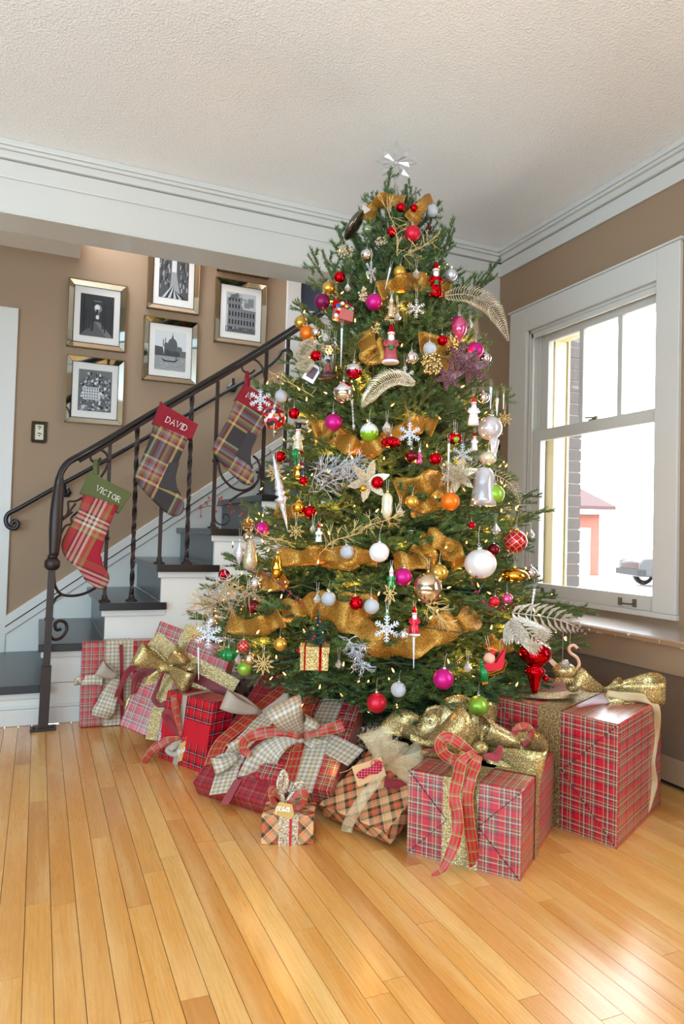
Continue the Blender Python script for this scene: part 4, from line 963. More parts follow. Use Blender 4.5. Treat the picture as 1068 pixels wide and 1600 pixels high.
wb = grained('white_bag_paper', '#e4e4ea', .6, 20, .2)
bag('white paper gift bag under the tree beside the dark trunk', (1.36, 3.06, 0), .14, .06, .30, .3, wb)
bag('crumpled white gift bag between trunk and window wall', (1.78, 2.86, 0), .15, .07, .28, -.5, wb)
sb = thing('shoe_box', 'low white open box behind the gold ribbon pile', 'box', (1.60, 2.42, 0), (0, 0, .4))
m = M(); m.box(-.12, .12, -.08, .08, 0, .17); obj('box_body', m, wb, sb, bevel=.003); obj('box_lid', box_m(-.125, .125, -.085, .085, .165, .2), mat('dark_box_lid', '#5a4a48', .5), sb, bevel=.003)
pile = thing('gold_ribbon_heap', 'heap of gold glitter ribbon lying behind the tartan cube', 'ribbon', tuple(at_depth(680, 1140, 2.5)))
qd = at_depth(680, 1135, 2.45)
ribbon('ribbon_fold', [(598, 1142), (625, 1130), (655, 1138), (672, 1125), (678, 1112), (690, 1130), (672, 1150), (640, 1150)], [.04, .10, .09, .07, .05, .10, .08, .03], qd, gold_glit, pile.__class__ and pile)
ribbon('ribbon_fold', [(690, 1140), (705, 1118), (718, 1112), (735, 1128), (755, 1120), (775, 1125)], [.06, .11, .12, .14, .13, .12], qd - CF * .02, gold_glit, pile)
ribbon('ribbon_fold', [(655, 1160), (685, 1150), (700, 1130), (730, 1140), (770, 1140)], [.06, .08, .09, .1, .1], qd + CF * .03, gold_glit, pile)
qf = thing('dark_sandal', 'dark patterned slipper lying behind the largest tartan gift', 'slipper', tuple(on(795, 1080, 1, 2.95)))
m = M(); m.ball(at_depth(800, 1088, 3.25), .06, 14, sz=.7); obj('upper', m, glitter('dark_lace', '#8b8485', '#d0cccc', '#3a3436', 300), qf, world=True, smooth=True)
m = M(); m.ball(at_depth(776, 1098, 3.2), .06, 14, sz=.5); obj('lining', m, tyre, qf, world=True, smooth=True)

# ---------------------------------------------------------------- stockings
def puffy(name, px_pts, Y, th, m_, parent, dy=0, smooth_curve=True, bev=.012):
    P = [rp(a, b, dy) for a, b in px_pts]
    cx = sum((p.x for p in P)) / len(P); cz = sum(p.z for p in P) / len(P); cy = sum(p.y for p in P) / len(P)
    pts_ = [(p.x - cx, p.z - cz) for p in P]
    cu = bpy.data.curves.new(name, 'CURVE'); cu.dimensions = '2D'; cu.fill_mode = 'BOTH'; sp = cu.splines.new('POLY'); sp.points.add(len(pts_) - 1)
    for q, (a, b) in zip(sp.points, pts_): q.co = (a, b, 0, 1)
    sp.use_cyclic_u = True; cu.extrude = th; cu.bevel_depth = bev; cu.bevel_resolution = 4; cu.offset = -bev
    tmp = bpy.data.objects.new('tmp', cu); C.objects.link(tmp); dg = bpy.context.evaluated_depsgraph_get(); dg.update()
    me = bpy.data.meshes.new_from_object(tmp.evaluated_get(dg)); bpy.data.objects.remove(tmp); bpy.data.curves.remove(cu)
    rl_ = root_mat(parent).inverted()
    me.transform(rl_ @ Matrix.Translation((cx, cy, cz)) @ Matrix.Rotation(PI / 2, 4, 'X')); me.materials.clear(); me.materials.append(m_)
    me.polygons.foreach_set('use_smooth', [True] * len(me.polygons))
    o = bpy.data.objects.new(name, me); C.objects.link(o); o.parent = parent; return o
GLY = {'D': [[(0, 0), (0, 1)], [(0, 1), (.45, .95), (.72, .5), (.45, .05), (0, 0)]], 'A': [[(0, 0), (.36, 1), (.72, 0)], [(.15, .35), (.57, .35)]], 'V': [[(0, 1), (.36, 0), (.72, 1)]], 'I': [[(.1, 0), (.1, 1)]],
       'C': [[(.68, .8), (.4, 1), (.08, .75), (.02, .4), (.2, .05), (.45, 0), (.68, .2)]], 'T': [[(0, .98), (.66, .98)], [(.33, 0), (.33, .98)]], 'O': [[(.36, 1), (.04, .75), (.04, .25), (.36, 0), (.68, .25), (.68, .75), (.36, 1)]], 'R': [[(0, 0), (0, 1)], [(0, 1), (.5, .92), (.5, .6), (0, .5)], [(.22, .5), (.62, 0)]],
       'M': [[(0, 0), (.08, 1), (.42, .1), (.78, 1), (.86, 0)]]}
SER = {'D': [(0, 0), (0, 1)], 'A': [(0, 0), (.72, 0)], 'V': [(0, 1), (.72, 1)], 'I': [(.1, 0), (.1, 1)], 'T': [(.33, 0)], 'R': [(0, 0), (0, 1), (.62, 0)], 'M': [(0, 0), (.86, 0)], 'C': [], 'O': []}
def letters(text, start, d_px, h_px, dy, parent, m_, r=.0016):
    """serif capitals; start = baseline pixel, d_px = (dx,dy) pixels per unit advance"""
    m = M(); s = list(start); L_ = math.hypot(*d_px); ux, uy = d_px[0] / L_, d_px[1] / L_; vx, vy = uy, -ux
    yc = rp(start[0] + L_ * 12, start[1] + 8, dy).y
    def pt(a, b, s): return on(s[0] + ux * a * h_px + vx * b * h_px, s[1] + uy * a * h_px + vy * b * h_px, 1, yc)
    for ch in text:
        for st_ in GLY[ch]: m.tube([pt(a, b, s) for a, b in st_], r, 5)
        for (a, b) in SER[ch]: m.tube([pt(a - .13, b, s), pt(a + .13, b, s)], r * .8, 5)
        adv = (.36 if ch == 'I' else .95) * h_px; s = [s[0] + ux * adv, s[1] + uy * adv]
    return obj('lettering', m, m_, parent, world=True)
thread = mat('white_embroidery', '#f1ece4', .7)
V_ST = [(0, '#a8142c'), (.14, '#8c5a38'), (.2, '#b8443c'), (.28, '#33304e'), (.32, '#d9c3a0'), (.36, '#7c2a3c'), (.4, '#d9b0a0'), (.46, '#2c3a44'), (.5, '#dfd3b4'), (.55, '#b5564a'), (.62, '#8c8f48'), (.68, '#a8142c')]
D_ST = [(0, '#3a3334'), (.22, '#a9ac7c'), (.27, '#6a5a50'), (.33, '#8a2434'), (.38, '#766a62'), (.44, '#8f8a96'), (.5, '#8a2434'), (.55, '#a58a4c'), (.62, '#766a62'), (.68, '#8a2434'), (.74, '#c9b06c'), (.8, '#3a3334')]
sv = plaid('wool_check_red', V_ST, .24, .95, coords='obj', rot=-.42, thread=700, off=(.0, .3))
sd = plaid('wool_check_charcoal', D_ST, .22, .95, coords='obj', rot=-.42, thread=700, off=(.12, .12))
sd2 = plaid('wool_check_charcoal_second', D_ST, .22, .95, coords='obj', rot=-.5, thread=700, off=(.5, .6))
olive = grained('olive_suede_cuff', '#5c6438', .9, 120, .3, .001, .3); redc = grained('crimson_velvet_cuff', '#8e1526', .9, 200, .3, .001, .25)
toe = grained('crimson_toe_cloth', '#9a1a30', .9, 300, .3); char = grained('charcoal_patch', '#3d3839', .95, 300, .3)
DY = -.045
def smooth_px(L, n=4): return [(p.x, p.y) for p in bez([(a, b, 0) for a, b in L], n)]
s1 = thing('christmas_stocking', 'red and plaid stocking with olive green cuff hanging beside the newel post', 'stocking', tuple(rp(150, 720, DY)), group='stockings on the railing')
puffy('stocking_body', smooth_px([(131, 772), (122, 800), (108, 825), (98, 845), (97, 858), (104, 874), (122, 890), (134, 906), (148, 917), (160, 918), (168, 908), (167, 895), (159, 880), (156, 868), (160, 850), (168, 825), (178, 800), (182, 790)]), 0, .010, sv, s1, DY)
puffy('toe', smooth_px([(131, 905), (140, 912), (150, 919), (161, 919), (169, 907), (168, 895), (160, 882), (157, 868), (146, 872), (138, 885)]), 0, .0125, toe, s1, DY)
puffy('cuff', [(140, 736), (204, 772), (183, 803), (125, 770)], 0, .016, olive, s1, DY, bev=.008)
m = M(); m.strip([rp(149, 742, DY), rp(148, 728, DY), rp(150, 718, DY * .3), rp(153, 728, DY * .0), rp(152, 742, DY)], .018, V3(1, 0, .2)); obj('hanging_loop', m, olive, s1, world=True, solid=.002)
letters('VICTOR', (149, 766), (.885, .465), 8.6, DY - .034, s1, thread)
s2 = thing('christmas_stocking', 'charcoal plaid stocking with crimson cuff embroidered DAVID in the middle of the railing', 'stocking', tuple(rp(255, 640, DY)), group='stockings on the railing')
puffy('stocking_body', smooth_px([(241, 660), (232, 690), (222, 715), (213, 740), (215, 755), (232, 775), (247, 790), (262, 803), (275, 807), (285, 800), (287, 788), (283, 775), (275, 760), (273, 742), (277, 725), (285, 705), (294, 683)]), 0, .010, sd, s2, DY)
puffy('heel_patch', smooth_px([(262, 722), (273, 722), (279, 722), (274, 745), (276, 762), (281, 773), (262, 768), (244, 762)]), 0, .0125, char, s2, DY)
puffy('cuff', [(250, 630), (309, 664), (298, 688), (237, 662)], 0, .016, redc, s2, DY, bev=.008)
letters('DAVID', (258, 659), (.9, .42), 9.0, DY - .034, s2, thread)
s3 = thing('christmas_stocking', 'charcoal plaid stocking with crimson cuff hanging behind the tree branches', 'stocking', tuple(rp(386, 590, DY)), group='stockings on the railing')
puffy('stocking_body', smooth_px([(368, 625), (358, 650), (345, 675), (333, 697), (338, 712), (352, 730), (367, 745), (382, 757), (393, 757), (396, 748), (393, 735), (390, 718), (393, 700), (402, 682), (418, 655)]), 0, .010, sd2, s3, DY)
puffy('heel_patch', smooth_px([(385, 672), (400, 682), (392, 702), (391, 722), (394, 733), (378, 722), (364, 713)]), 0, .0125, char, s3, DY)
puffy('cuff', [(381, 600), (436, 636), (424, 658), (366, 626)], 0, .016, redc, s3, DY, bev=.008)
m = M(); m.strip([rp(384, 606, DY), rp(384, 590, DY), rp(386, 580, DY * .3), rp(388, 592, 0), rp(388, 606, DY)], .016, V3(1, 0, .2)); obj('hanging_loop', m, redc, s3, world=True, solid=.002)
letters('M', (384, 620), (.88, .47), 8.5, DY - .034, s3, thread)
m = M(); m.strip([rp(252, 634, DY), rp(251, 628, DY * .5), rp(254, 634, 0)], .014, V3(1, 0, .2)); obj('hanging_loop', m, redc, s2, world=True, solid=.002)

# ---------------------------------------------------------------- the tree
TX, TY = 1.40, 2.65
DA = (Vector((TX, TY, .93)) - Vector(CP)).dot(CF)
SIL = [(300, 590, 655), (320, 560, 672), (340, 542, 692), (400, 505, 706), (450, 482, 728), (500, 462, 742), (550, 455, 760), (600, 405, 786), (650, 412, 790), (700, 425, 790), (750, 405, 815), (800, 380, 842), (850, 362, 835), (900, 335, 845), (950, 300, 890), (1000, 312, 900), (1040, 372, 870), (1080, 440, 790), (1110, 500, 740), (1140, 540, 690)]
zs, rl_, rr_ = [], [], []
for y, a, b in SIL:
    zz = .93 + (833.5 - y) / FPX * DA * 1.0; ax_ = proj((TX, TY, zz))[0]; zs.append(zz); rl_.append((ax_ - a) / FPX * DA); rr_.append((b - ax_) / FPX * DA)
zs, rl_, rr_ = np.array(zs[::-1]), np.array(rl_[::-1]), np.array(rr_[::-1])
ch = np.array([RC[0][0], RC[1][0]]); ch /= np.linalg.norm(ch)
def rad(z, dx, dy):
    h_ = math.hypot(dx, dy) or 1; s = (dx * ch[0] + dy * ch[1]) / h_
    a, b = np.interp(z, zs, rl_), np.interp(z, zs, rr_)
    f_ = (s + 1) / 2; v = a + (b - a) * f_
    if z > zs[-1]: v *= max(0, 1 - (z - zs[-1]) / .12)
    return max(.02, v)
def on_tree(px_, py_, k=1.0):
    best = None; d = ray(px_, py_) / FPX
    for t in np.arange(1.7, 3.05, .01):
        p = CP + d * t; q = math.hypot(p[0] - TX, p[1] - TY); r_ = rad(p[2], p[0] - TX, p[1] - TY) * k
        if q <= r_: return Vector(p)
        if best is None or q - r_ < best[0]: best = (q - r_, p)
    return Vector(best[1])
tree = thing('christmas_tree', 'tall green fir Christmas tree covered with ornaments and warm lights', 'christmas tree', (TX, TY, 0))
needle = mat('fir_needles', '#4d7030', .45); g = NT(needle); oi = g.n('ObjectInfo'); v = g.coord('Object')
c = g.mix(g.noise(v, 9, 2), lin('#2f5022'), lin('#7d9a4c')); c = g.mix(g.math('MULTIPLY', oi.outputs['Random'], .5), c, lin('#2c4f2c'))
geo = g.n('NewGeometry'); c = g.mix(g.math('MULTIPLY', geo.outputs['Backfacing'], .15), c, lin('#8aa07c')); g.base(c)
needle_in = mat('shaded_fir_needles', '#22401a', .6)  # shade inside the tree put into a darker green
bark = grained('fir_bark', '#5b4733', .9, 60, .5, .002, .4)
nt_count = [0]
def spray(L, seed, dens=1150):
    R = np.random.default_rng(seed); tw = []
    def stem(t): return np.array([t * L, .03 * math.sin(t * 3 + seed) * L, -.10 * L * math.sin(t * PI * .9) + .05 * L * t * t])
    main = [stem(t) for t in np.linspace(0, 1, 9)]
    tw.append((main[2:], 1))
    n = max(3, int(L / .056))
    for i in range(n):
        t = .14 + .80 * (i + R.random() * .6) / n; p = stem(t); sd = 1 if i % 2 else -1
        l1 = (1 - t) * .42 * L + .05 + R.random() * .025
        if t < .4: l1 *= t / .4 + .15
        a = math.radians(48 + R.uniform(-10, 10)) * sd; up_ = R.uniform(-.10, .30)
        d = np.array([math.cos(a), math.sin(a), up_]); d /= np.linalg.norm(d)
        P = [p + d * l1 * s + np.array([.14 * l1 * s * s, 0, -.08 * l1 * s * s]) for s in (0, .33, .66, 1)]; tw.append((P, 1))
        if l1 > .08:
            for j in range(int(l1 / .038)):
                s = .25 + .65 * (j + .5) / int(l1 / .038); q = p + d * l1 * s; b = a + math.radians(46) * (1 if j % 2 else -1); l2 = (1 - s) * l1 * .55 + .022
                e = np.array([math.cos(b), math.sin(b), up_ + R.uniform(-.1, .3)]); tw.append(([q, q + e * l2 * .5, q + e * l2], .9))
    V, F = [], []
    for P, sc_ in tw:
        P = [np.array(q) for q in P]
        for i in range(len(P) - 1):
            a, b = P[i], P[i + 1]; dv = b - a; l = np.linalg.norm(dv); dv = dv / (l + 1e-9); k = max(2, int(l * dens))
            s1 = np.cross(dv, [0, 0, 1.]); s1 /= np.linalg.norm(s1) + 1e-9; u1 = np.cross(s1, dv)
            ts = R.random(k); ph = R.uniform(-.5, PI + .5, k)
            c_ = a + dv * (ts * l)[:, None]
            dr = dv * .75 + s1 * np.cos(ph)[:, None] + u1 * (np.sin(ph) * .8)[:, None]; dr /= np.linalg.norm(dr, axis=1)[:, None]
            ln = R.uniform(.014, .022, k)[:, None] * sc_
            w_ = np.cross(dr, dv + R.normal(0, .5, (k, 3))); w_ /= np.linalg.norm(w_, axis=1)[:, None] + 1e-9; w_ *= .0017
            for A_ in (c_ - w_, c_ + w_, c_ + dr * ln): V.append(A_)
            nb0 = sum(len(x) for x in V[:-3]) if False else None
            F.append(k)
    verts = []; faces = []; off = 0
    for gi_, k in enumerate(F):
        A_, B_, C_ = V[gi_ * 3], V[gi_ * 3 + 1], V[gi_ * 3 + 2]
        verts.append(np.concatenate([A_, B_, C_])); idx = np.arange(k) + off; faces.append(np.stack([idx, idx + k, idx + 2 * k], 1)); off += 3 * k
    verts = np.concatenate(verts); faces = np.concatenate(faces)
    m = M(); m.tube([tuple(q) for q in main], [.0065 * (1 - .75 * i / 8) * (L / .6) ** .5 for i in range(9)], 6)
    for P, sc_ in tw[1:]: m.tube([tuple(q) for q in P], [.0018, .0016, .0013, .001][:len(P)], 3, cap=False)
    return verts, faces, m
def spray_mesh(name, parts):
    allv, allf, mi, off = [], [], [], 0
    for verts, faces, m in parts:
        allv.append(verts); allf += (faces + off).tolist(); mi += [0] * len(faces); off += len(verts)
        allv.append(np.array(m.v)); allf += [tuple(a + off for a in f) for f in m.f]; mi += [1] * len(m.f); off += len(m.v)
    me = bpy.data.meshes.new(name); me.from_pydata(np.concatenate(allv).tolist(), [], allf); me.materials.append(needle); me.materials.append(bark)
    me.polygons.foreach_set('material_index', mi); me.update(); return me
LENS = [.16, .22, .3, .38, .46, .55, .65, .75, .86]
var = {}
for i, L in enumerate(LENS):
    for s in range(3): var[(i, s)] = spray_mesh('branch', [spray(L, i * 10 + s + 1)])
m = M(); m.tube([(0, 0, 0), (0, 0, .6), (.01, 0, 1.4), (0, 0, 2.2), (0, 0, 2.44)], [.05, .045, .03, .014, .006], 10); obj('trunk', m, bark, tree, smooth=True)
m = M(); m.lathe([(.17, 0), (.18, .02), (.16, .05), (.07, .07), (.06, .16), (.052, .16)], 20); obj('tree_stand', m, grained('green_iron_stand', '#26352b', .5, 60, .2), tree)
NB = 281; cam_az = math.atan2(-TY, -TX)
ORN_PX = []                                          # filled below before the branches are set: pixels kept clear
def elev(z): return np.interp(z, [.1, .4, .8, 1.4, 2.0, 2.3, 2.45], [-.42, -.22, -.02, .12, .45, .85, 1.25])
def branch_at(z, az, k, parent, rk, tilt=0):
    dx, dy = math.cos(az), math.sin(az); R_ = rad(z, dx, dy) * k
    e = elev(z) + tilt; L = R_ / max(.3, math.cos(e)); base = Vector((0, 0, max(.12, z - L * math.sin(e))))
    tip = Vector((dx * R_, dy * R_, z)); d = tip - base; L = d.length
    i = min(range(len(LENS)), key=lambda q: abs(LENS[q] - L)); o = bpy.data.objects.new('branch', var[(i, rk % 3)]); C.objects.link(o); o.parent = parent
    X = d.normalized(); Y = Vector((0, 0, 1)).cross(X).normalized(); Z = X.cross(Y)
    Mx = Matrix((X, Y, Z)).transposed().to_4x4(); rot = Matrix.Rotation(random.uniform(-.35, .35), 4, 'X')
    s = L / LENS[i]; o.matrix_local = Matrix.Translation(base) @ Mx @ rot @ Matrix.Scale(s, 4)
    return base, tip
def build_branches():
    zz = np.linspace(.18, 2.43, 400); wgt = np.array([(rad(z, -.5, -.8)) ** .85 + .05 for z in zz]); cum = np.cumsum(wgt) / wgt.sum()
    pts = []; n_front = 232
    for i in range(NB):
        u = ((i * .6180339) % 1) if i < n_front else random.random()
        z = float(np.interp((i + .5) / n_front if i < n_front else (i - n_front + .5) / (NB - n_front), cum, zz))
        best = None
        for tr in range(9):
            az = cam_az + (((u + random.uniform(-.08, .08)) % 1) - .5) * math.radians(205) if i < n_front else cam_az + PI + (u - .5) * math.radians(150)
            k = random.choice([random.uniform(.74, .96), random.uniform(.86, 1.02)]); z_ = min(2.42, max(.17, z + random.uniform(-.04, .04)))
            R_ = rad(z_, math.cos(az), math.sin(az)) * k; tip = Vector((TX + math.cos(az) * R_, TY + math.sin(az) * R_, z_)); bad = 0
            base = Vector((TX, TY, z_ - R_ * math.tan(min(1.2, elev(z_)))))
            for f in (.72, .86, 1.0):
                q = base.lerp(tip, f); a, b, dd = proj(q)
                for (ox, oy, orad, od) in ORN_PX:
                    dist = math.hypot(a - ox, b - oy)
                    if dd < od + .02 and dist < orad + 12: bad += 1.5 if dist < orad + 4 else .7
            for (pz, pa) in pts[-60:]:
                if abs(pz - z_) < .06 and abs((pa - az + PI) % (2 * PI) - PI) < .16: bad += 1.2
            if best is None or bad < best[0]: best = (bad, z_, az, k)
            if bad == 0: break
        bad, z_, az, k = best
        if bad > 2 and i < n_front: k *= .86
        pts.append((z_, az)); branch_at(z_, az, k, tree, i)
    for j, (a, b, dd) in enumerate([(856, 797, 0), (842, 770, .1), (712, 358, 0), (775, 418, .1), (735, 448, 0), (462, 470, 0), (478, 398, .05), (392, 596, -.05), (290, 962, -.05), (318, 935, -.1), (345, 872, 0), (918, 952, -.1), (910, 1000, -.15), (868, 930, -.05), (798, 612, 0), (586, 306, 0), (600, 282, -.02), (375, 790, 0)]):
        q = at_depth(a, b, DA + dd); dx, dy = q.x - TX, q.y - TY; branch_at(q.z, math.atan2(dy, dx), math.hypot(dx, dy) / rad(q.z, dx, dy), tree, j, .1)
    # inner fill: short sprays close to the trunk, too many to pick apart
    parts = []
    base_sets = [spray(.3, 900 + s, 520) for s in range(4)]
    allp = []
    for i in range(250):
        z = float(np.interp(random.random(), cum, zz)); az = random.random() * 2 * PI; R_ = rad(z, math.cos(az), math.sin(az)); k = random.uniform(.5, .8)
        vs, fs, mm = base_sets[i % 4]
        tip = Vector((math.cos(az) * R_ * k, math.sin(az) * R_ * k, z)); X = Vector((math.cos(az), math.sin(az), math.tan(min(1.1, elev(z))) + random.uniform(-.2, .2))).normalized()
        Y = Vector((0, 0, 1)).cross(X).normalized(); Z = X.cross(Y); s = min(1.15, max(.4, R_ / .4)); T = tip - X * .3 * s
        Rm = np.array([list(X), list(Y), list(Z)]).T * s
        m2 = M(); m2.v = (np.array(mm.v) @ Rm.T + np.array(T)).tolist(); m2.f = mm.f
        allp.append((vs @ Rm.T + np.array(T), fs, m2))
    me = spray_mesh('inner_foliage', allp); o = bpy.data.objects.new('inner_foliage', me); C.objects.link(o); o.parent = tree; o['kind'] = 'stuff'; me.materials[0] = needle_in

# ---------------------------------------------------------------- ornament kit
YAW = -math.atan2(RC[0][2], RC[1][2])
def glass(name, col, rough, metal=.0, **k): return mat(name, col, rough, metal, **k)
OM = {
 'red_s': mat('shiny_red_glass', '#c40d1c', .08, 1), 'red_m': mat('matte_red_glass', '#d11a33', .38, .45), 'red_d': mat('dark_red_glass', '#6d0d18', .2, .7),
 'mag_m': mat('matte_magenta_glass', '#c40c78', .36, .45), 'plum_m': mat('matte_plum_glass', '#7a0f4c', .36, .5), 'orange_m': mat('matte_orange_glass', '#e8730f', .36, .4),
 'green_m': mat('matte_green_glass', '#8fb53a', .36, .4), 'gold_m': mat('satin_gold_glass', '#d6a544', .3, .8), 'gold_s': mat('shiny_gold_glass', '#d9a33a', .1, 1),
 'sil_s': mat('mirror_silver_glass', '#e0e0e2', .05, 1), 'sil_m': mat('satin_silver', '#c9cbd2', .38, .7), 'sil_g': silv_glit, 'pearl': mat('pearl_white_glass', '#dcd6d8', .18, .45),
 'white': mat('white_matte_glass', '#efe6e6', .4, .1), 'pink': mat('pink_glass', '#d85a86', .15, .6), 'champ': mat('mercury_glass', '#d8c3a6', .08, .95), 'cream': mat('cream_glass', '#e2d5b4', .25, .3)}
clear = mat('clear_crystal', '#ffffff', .02, Transmission_Weight=1.0, IOR=1.5); cl2 = mat('clear_faceted_crystal', '#f6f3f0', .04, .15, Transmission_Weight=.75, IOR=1.45)
cap_g = mat('gold_cap', '#d9b35c', .25, 1); cap_s = mat('silver_cap', '#cfcfcf', .25, 1); wire_m = mat('thin_wire', '#cfc9bd', .4, .5)
black_o = mat('black_lacquer', '#141414', .25); skin_o = mat('painted_skin', '#e2a98a', .5); straw = mat('gold_straw', '#d9b878', .55, .2); green_o = mat('green_enamel', '#0f7a3a', .25, .2)
pat_red = mat('etched_red_gold', '#b3202c', .3, .6); g = NT(pat_red); s_ = g.n('SeparateXYZ'); g.l(g.coord('Object'), s_.inputs[0]); at_ = g.math('ARCTAN2', s_.outputs[1], s_.outputs[0])
k_ = g.math('ABSOLUTE', g.math('SINE', g.math('ADD', g.math('MULTIPLY', at_, 4), g.math('MULTIPLY', s_.outputs[2], 5)))); k2 = g.math('ABSOLUTE', g.math('SINE', g.math('SUBTRACT', g.math('MULTIPLY', at_, 4), g.math('MULTIPLY', s_.outputs[2], 5))))
g.base(g.mix(g.math('LESS_THAN', g.math('MINIMUM', k_, k2), .16), lin('#b81c2c'), lin('#e8b98c')))
dot_gold = mat('gold_with_dot_rings', '#d2a546', .3, .75); g = NT(dot_gold); vo = g.n('TexVoronoi'); vo.inputs['Scale'].default_value = 1.5; vo.inputs['Randomness'].default_value = .4; g.l(g.coord('Object'), vo.inputs['Vector'])
g.base(g.ramp(vo.outputs['Distance'], [(0, '#1d1710'), (.10, '#f3e6b8'), (.24, '#d2a546'), (.34, '#3a2a12'), (.38, '#d2a546')], 'CONSTANT'))
rw_ball = mat('silver_with_red_bloom', '#d8d8dc', .08, .9); g = NT(rw_ball); s_ = g.n('SeparateXYZ'); g.l(g.coord('Object'), s_.inputs[0]); g.base(g.mix(g.math('GREATER_THAN', g.math('ADD', g.math('MULTIPLY', s_.outputs[2], -1), g.math('MULTIPLY', g.noise(g.coord('Object'), 4, 2), .9)), .45), lin('#dcdce0'), lin('#b80d26')))
wg_ball = mat('white_over_green_glass', '#e8eceb', .2, .3); g = NT(wg_ball); s_ = g.n('SeparateXYZ'); g.l(g.coord('Object'), s_.inputs[0]); g.base(g.mix(g.math('GREATER_THAN', g.math('ADD', g.math('MULTIPLY', s_.outputs[2], -1), g.math('MULTIPLY', g.noise(g.coord('Object'), 7, 2), .8)), .38), lin('#e9eeec'), lin('#84b020')))
scene_ball = mat('printed_red_scene', '#b0202a', .2, .2); g = NT(scene_ball); vo = g.n('TexVoronoi'); vo.inputs['Scale'].default_value = 3.2; g.l(g.coord('Object'), vo.inputs['Vector']); sp_ = g.n('SeparateColor'); g.l(vo.outputs['Color'], sp_.inputs[0])
g.base(g.ramp(sp_.outputs[0], [(0, '#c01a26'), (.35, '#f0e2d4'), (.5, '#7a1c28'), (.62, '#d6924a'), (.72, '#2d3340'), (.82, '#e8d9cf'), (.9, '#b01a26')], 'CONSTANT'))
diam = mat('quilted_gold_mirror', '#e2c486', .08, 1); g = NT(diam); s_ = g.n('SeparateXYZ'); g.l(g.coord('Object'), s_.inputs[0]); at_ = g.math('ARCTAN2', s_.outputs[1], s_.outputs[0])
g.bump(g.math('MULTIPLY', g.math('SINE', g.math('ADD', g.math('MULTIPLY', at_, 6), g.math('MULTIPLY', s_.outputs[2], 7))), g.math('SINE', g.math('SUBTRACT', g.math('MULTIPLY', at_, 6), g.math('MULTIPLY', s_.outputs[2], 7)))), 1, .12)
rib_w = mat('frosted_white_ribbed', '#e8dfd9', .35, .15)
OM.update(patred=pat_red, dot=dot_gold, rw=rw_ball, wg=wg_ball, scene=scene_ball, diam=diam, ribw=rib_w, clear=clear)
def start(name, label, cat, px_, py_, k=1.0, group=None, push=0):
    p = on_tree(px_, py_, k); p = p + (p - Vector(CP)).normalized() * (-push)
    return thing(name, label, cat, tuple(p), (0, 0, YAW), group)
def size_at(r, d_px): return d_px * (r.location - Vector(CP)).dot(CF) / FPX
def note(px_, py_, rad_, r): ORN_PX.append((px_, py_, rad_, (r.location - Vector(CP)).dot(CF)))
BALLS = {}
def ball_orn(label, px_, py_, d, col, k=1.0, sz=1, flute=0, fn=12, group=None, cap='s', push=.0, sx=1):
    r0 = on_tree(px_, py_, k); t_ = (r0 - Vector(CP)).dot(CF); R_ = d * t_ / FPX / 2
    r0 = r0 - (r0 - Vector(CP)).normalized() * (push + R_ * .3); key = (col, sz, flute, fn, cap, sx)
    if key not in BALLS:
        m = M(); m.ball((0, 0, 0), 1, 28, sz=sz, sx=sx, flute=flute, fn=fn); a = mesh_of('glass_ball', m, OM[col], True)
        m = M(); m.lathe([(.19, 0), (.2, .03), (.2, .16), (.12, .19)], 14, (0, 0, sz * .97)); b = mesh_of('cap', m, cap_s if cap == 's' else cap_g, True)
        m = M(); m.tube([(0, 0, sz + .15), (.09, 0, sz + .32), (0, 0, sz + .42), (-.09, 0, sz + .32), (0, 0, sz + .16)], .025, 5); m.tube([(0, 0, sz + .42), (.02, 0, sz + 1.0), (.15, .05, sz + 1.5)], .018, 4); c_ = mesh_of('hanger', m, wire_m)
        BALLS[key] = (a, b, c_)
    a, b, c_ = BALLS[key]
    o = bpy.data.objects.new('glass_ball', a); C.objects.link(o); o.location = r0; o.scale = (R_,) * 3; o.rotation_euler = (0, random.uniform(-.12, .12), YAW + random.uniform(-.4, .4)); tag(o, label, 'ornament', group)
    for nm, me in (('cap', b), ('hanger', c_)):
        q = bpy.data.objects.new(nm, me); C.objects.link(q); q.parent = o
    ORN_PX.append((px_, py_, d / 2, t_)); return o
def hang(r, z0, L=.04, n='hanger', y=0):
    m = M(); m.tube([(-.002, y, z0), (-.004, y, z0 + L), (.004, y, z0 + L), (.002, y, z0)], .0007, 4); obj(n, m, wire_m, r)
def flake(label, px_, py_, d, m_, k=1.0, group=None, squash=1.0, tilt=0):
    r = start('snowflake_ornament', label, 'ornament', px_, py_, k, group, .01); R_ = size_at(r, d) / 2; r.rotation_euler = (0, tilt, YAW + (0 if squash == 1 else 1.0))
    m = M(); t_ = R_ * .055
    def bar(a, b, w_=1.0): m.tube([(a[0], 0, a[1]), (b[0], 0, b[1])], t_ * w_, 5)
    for i in range(6):
        a = i * PI / 3 + PI / 6; u = (math.cos(a), math.sin(a)); bar((0, 0), (u[0] * R_, u[1] * R_), 1.1)
        for f, l in ((.35, .22), (.58, .30), (.8, .22)):
            for s in (-1, 1):
                b = a + s * PI / 3.6; bar((u[0] * R_ * f, u[1] * R_ * f), (u[0] * R_ * f + math.cos(b) * l * R_, u[1] * R_ * f + math.sin(b) * l * R_), .9)
        a2 = a + PI / 3; bar((u[0] * R_ * .3, u[1] * R_ * .3), (math.cos(a2) * R_ * .3, math.sin(a2) * R_ * .3))
    obj('flake', m, m_, r, smooth=True); hang(r, R_ * .95); note(px_, py_, d / 2, r); return r
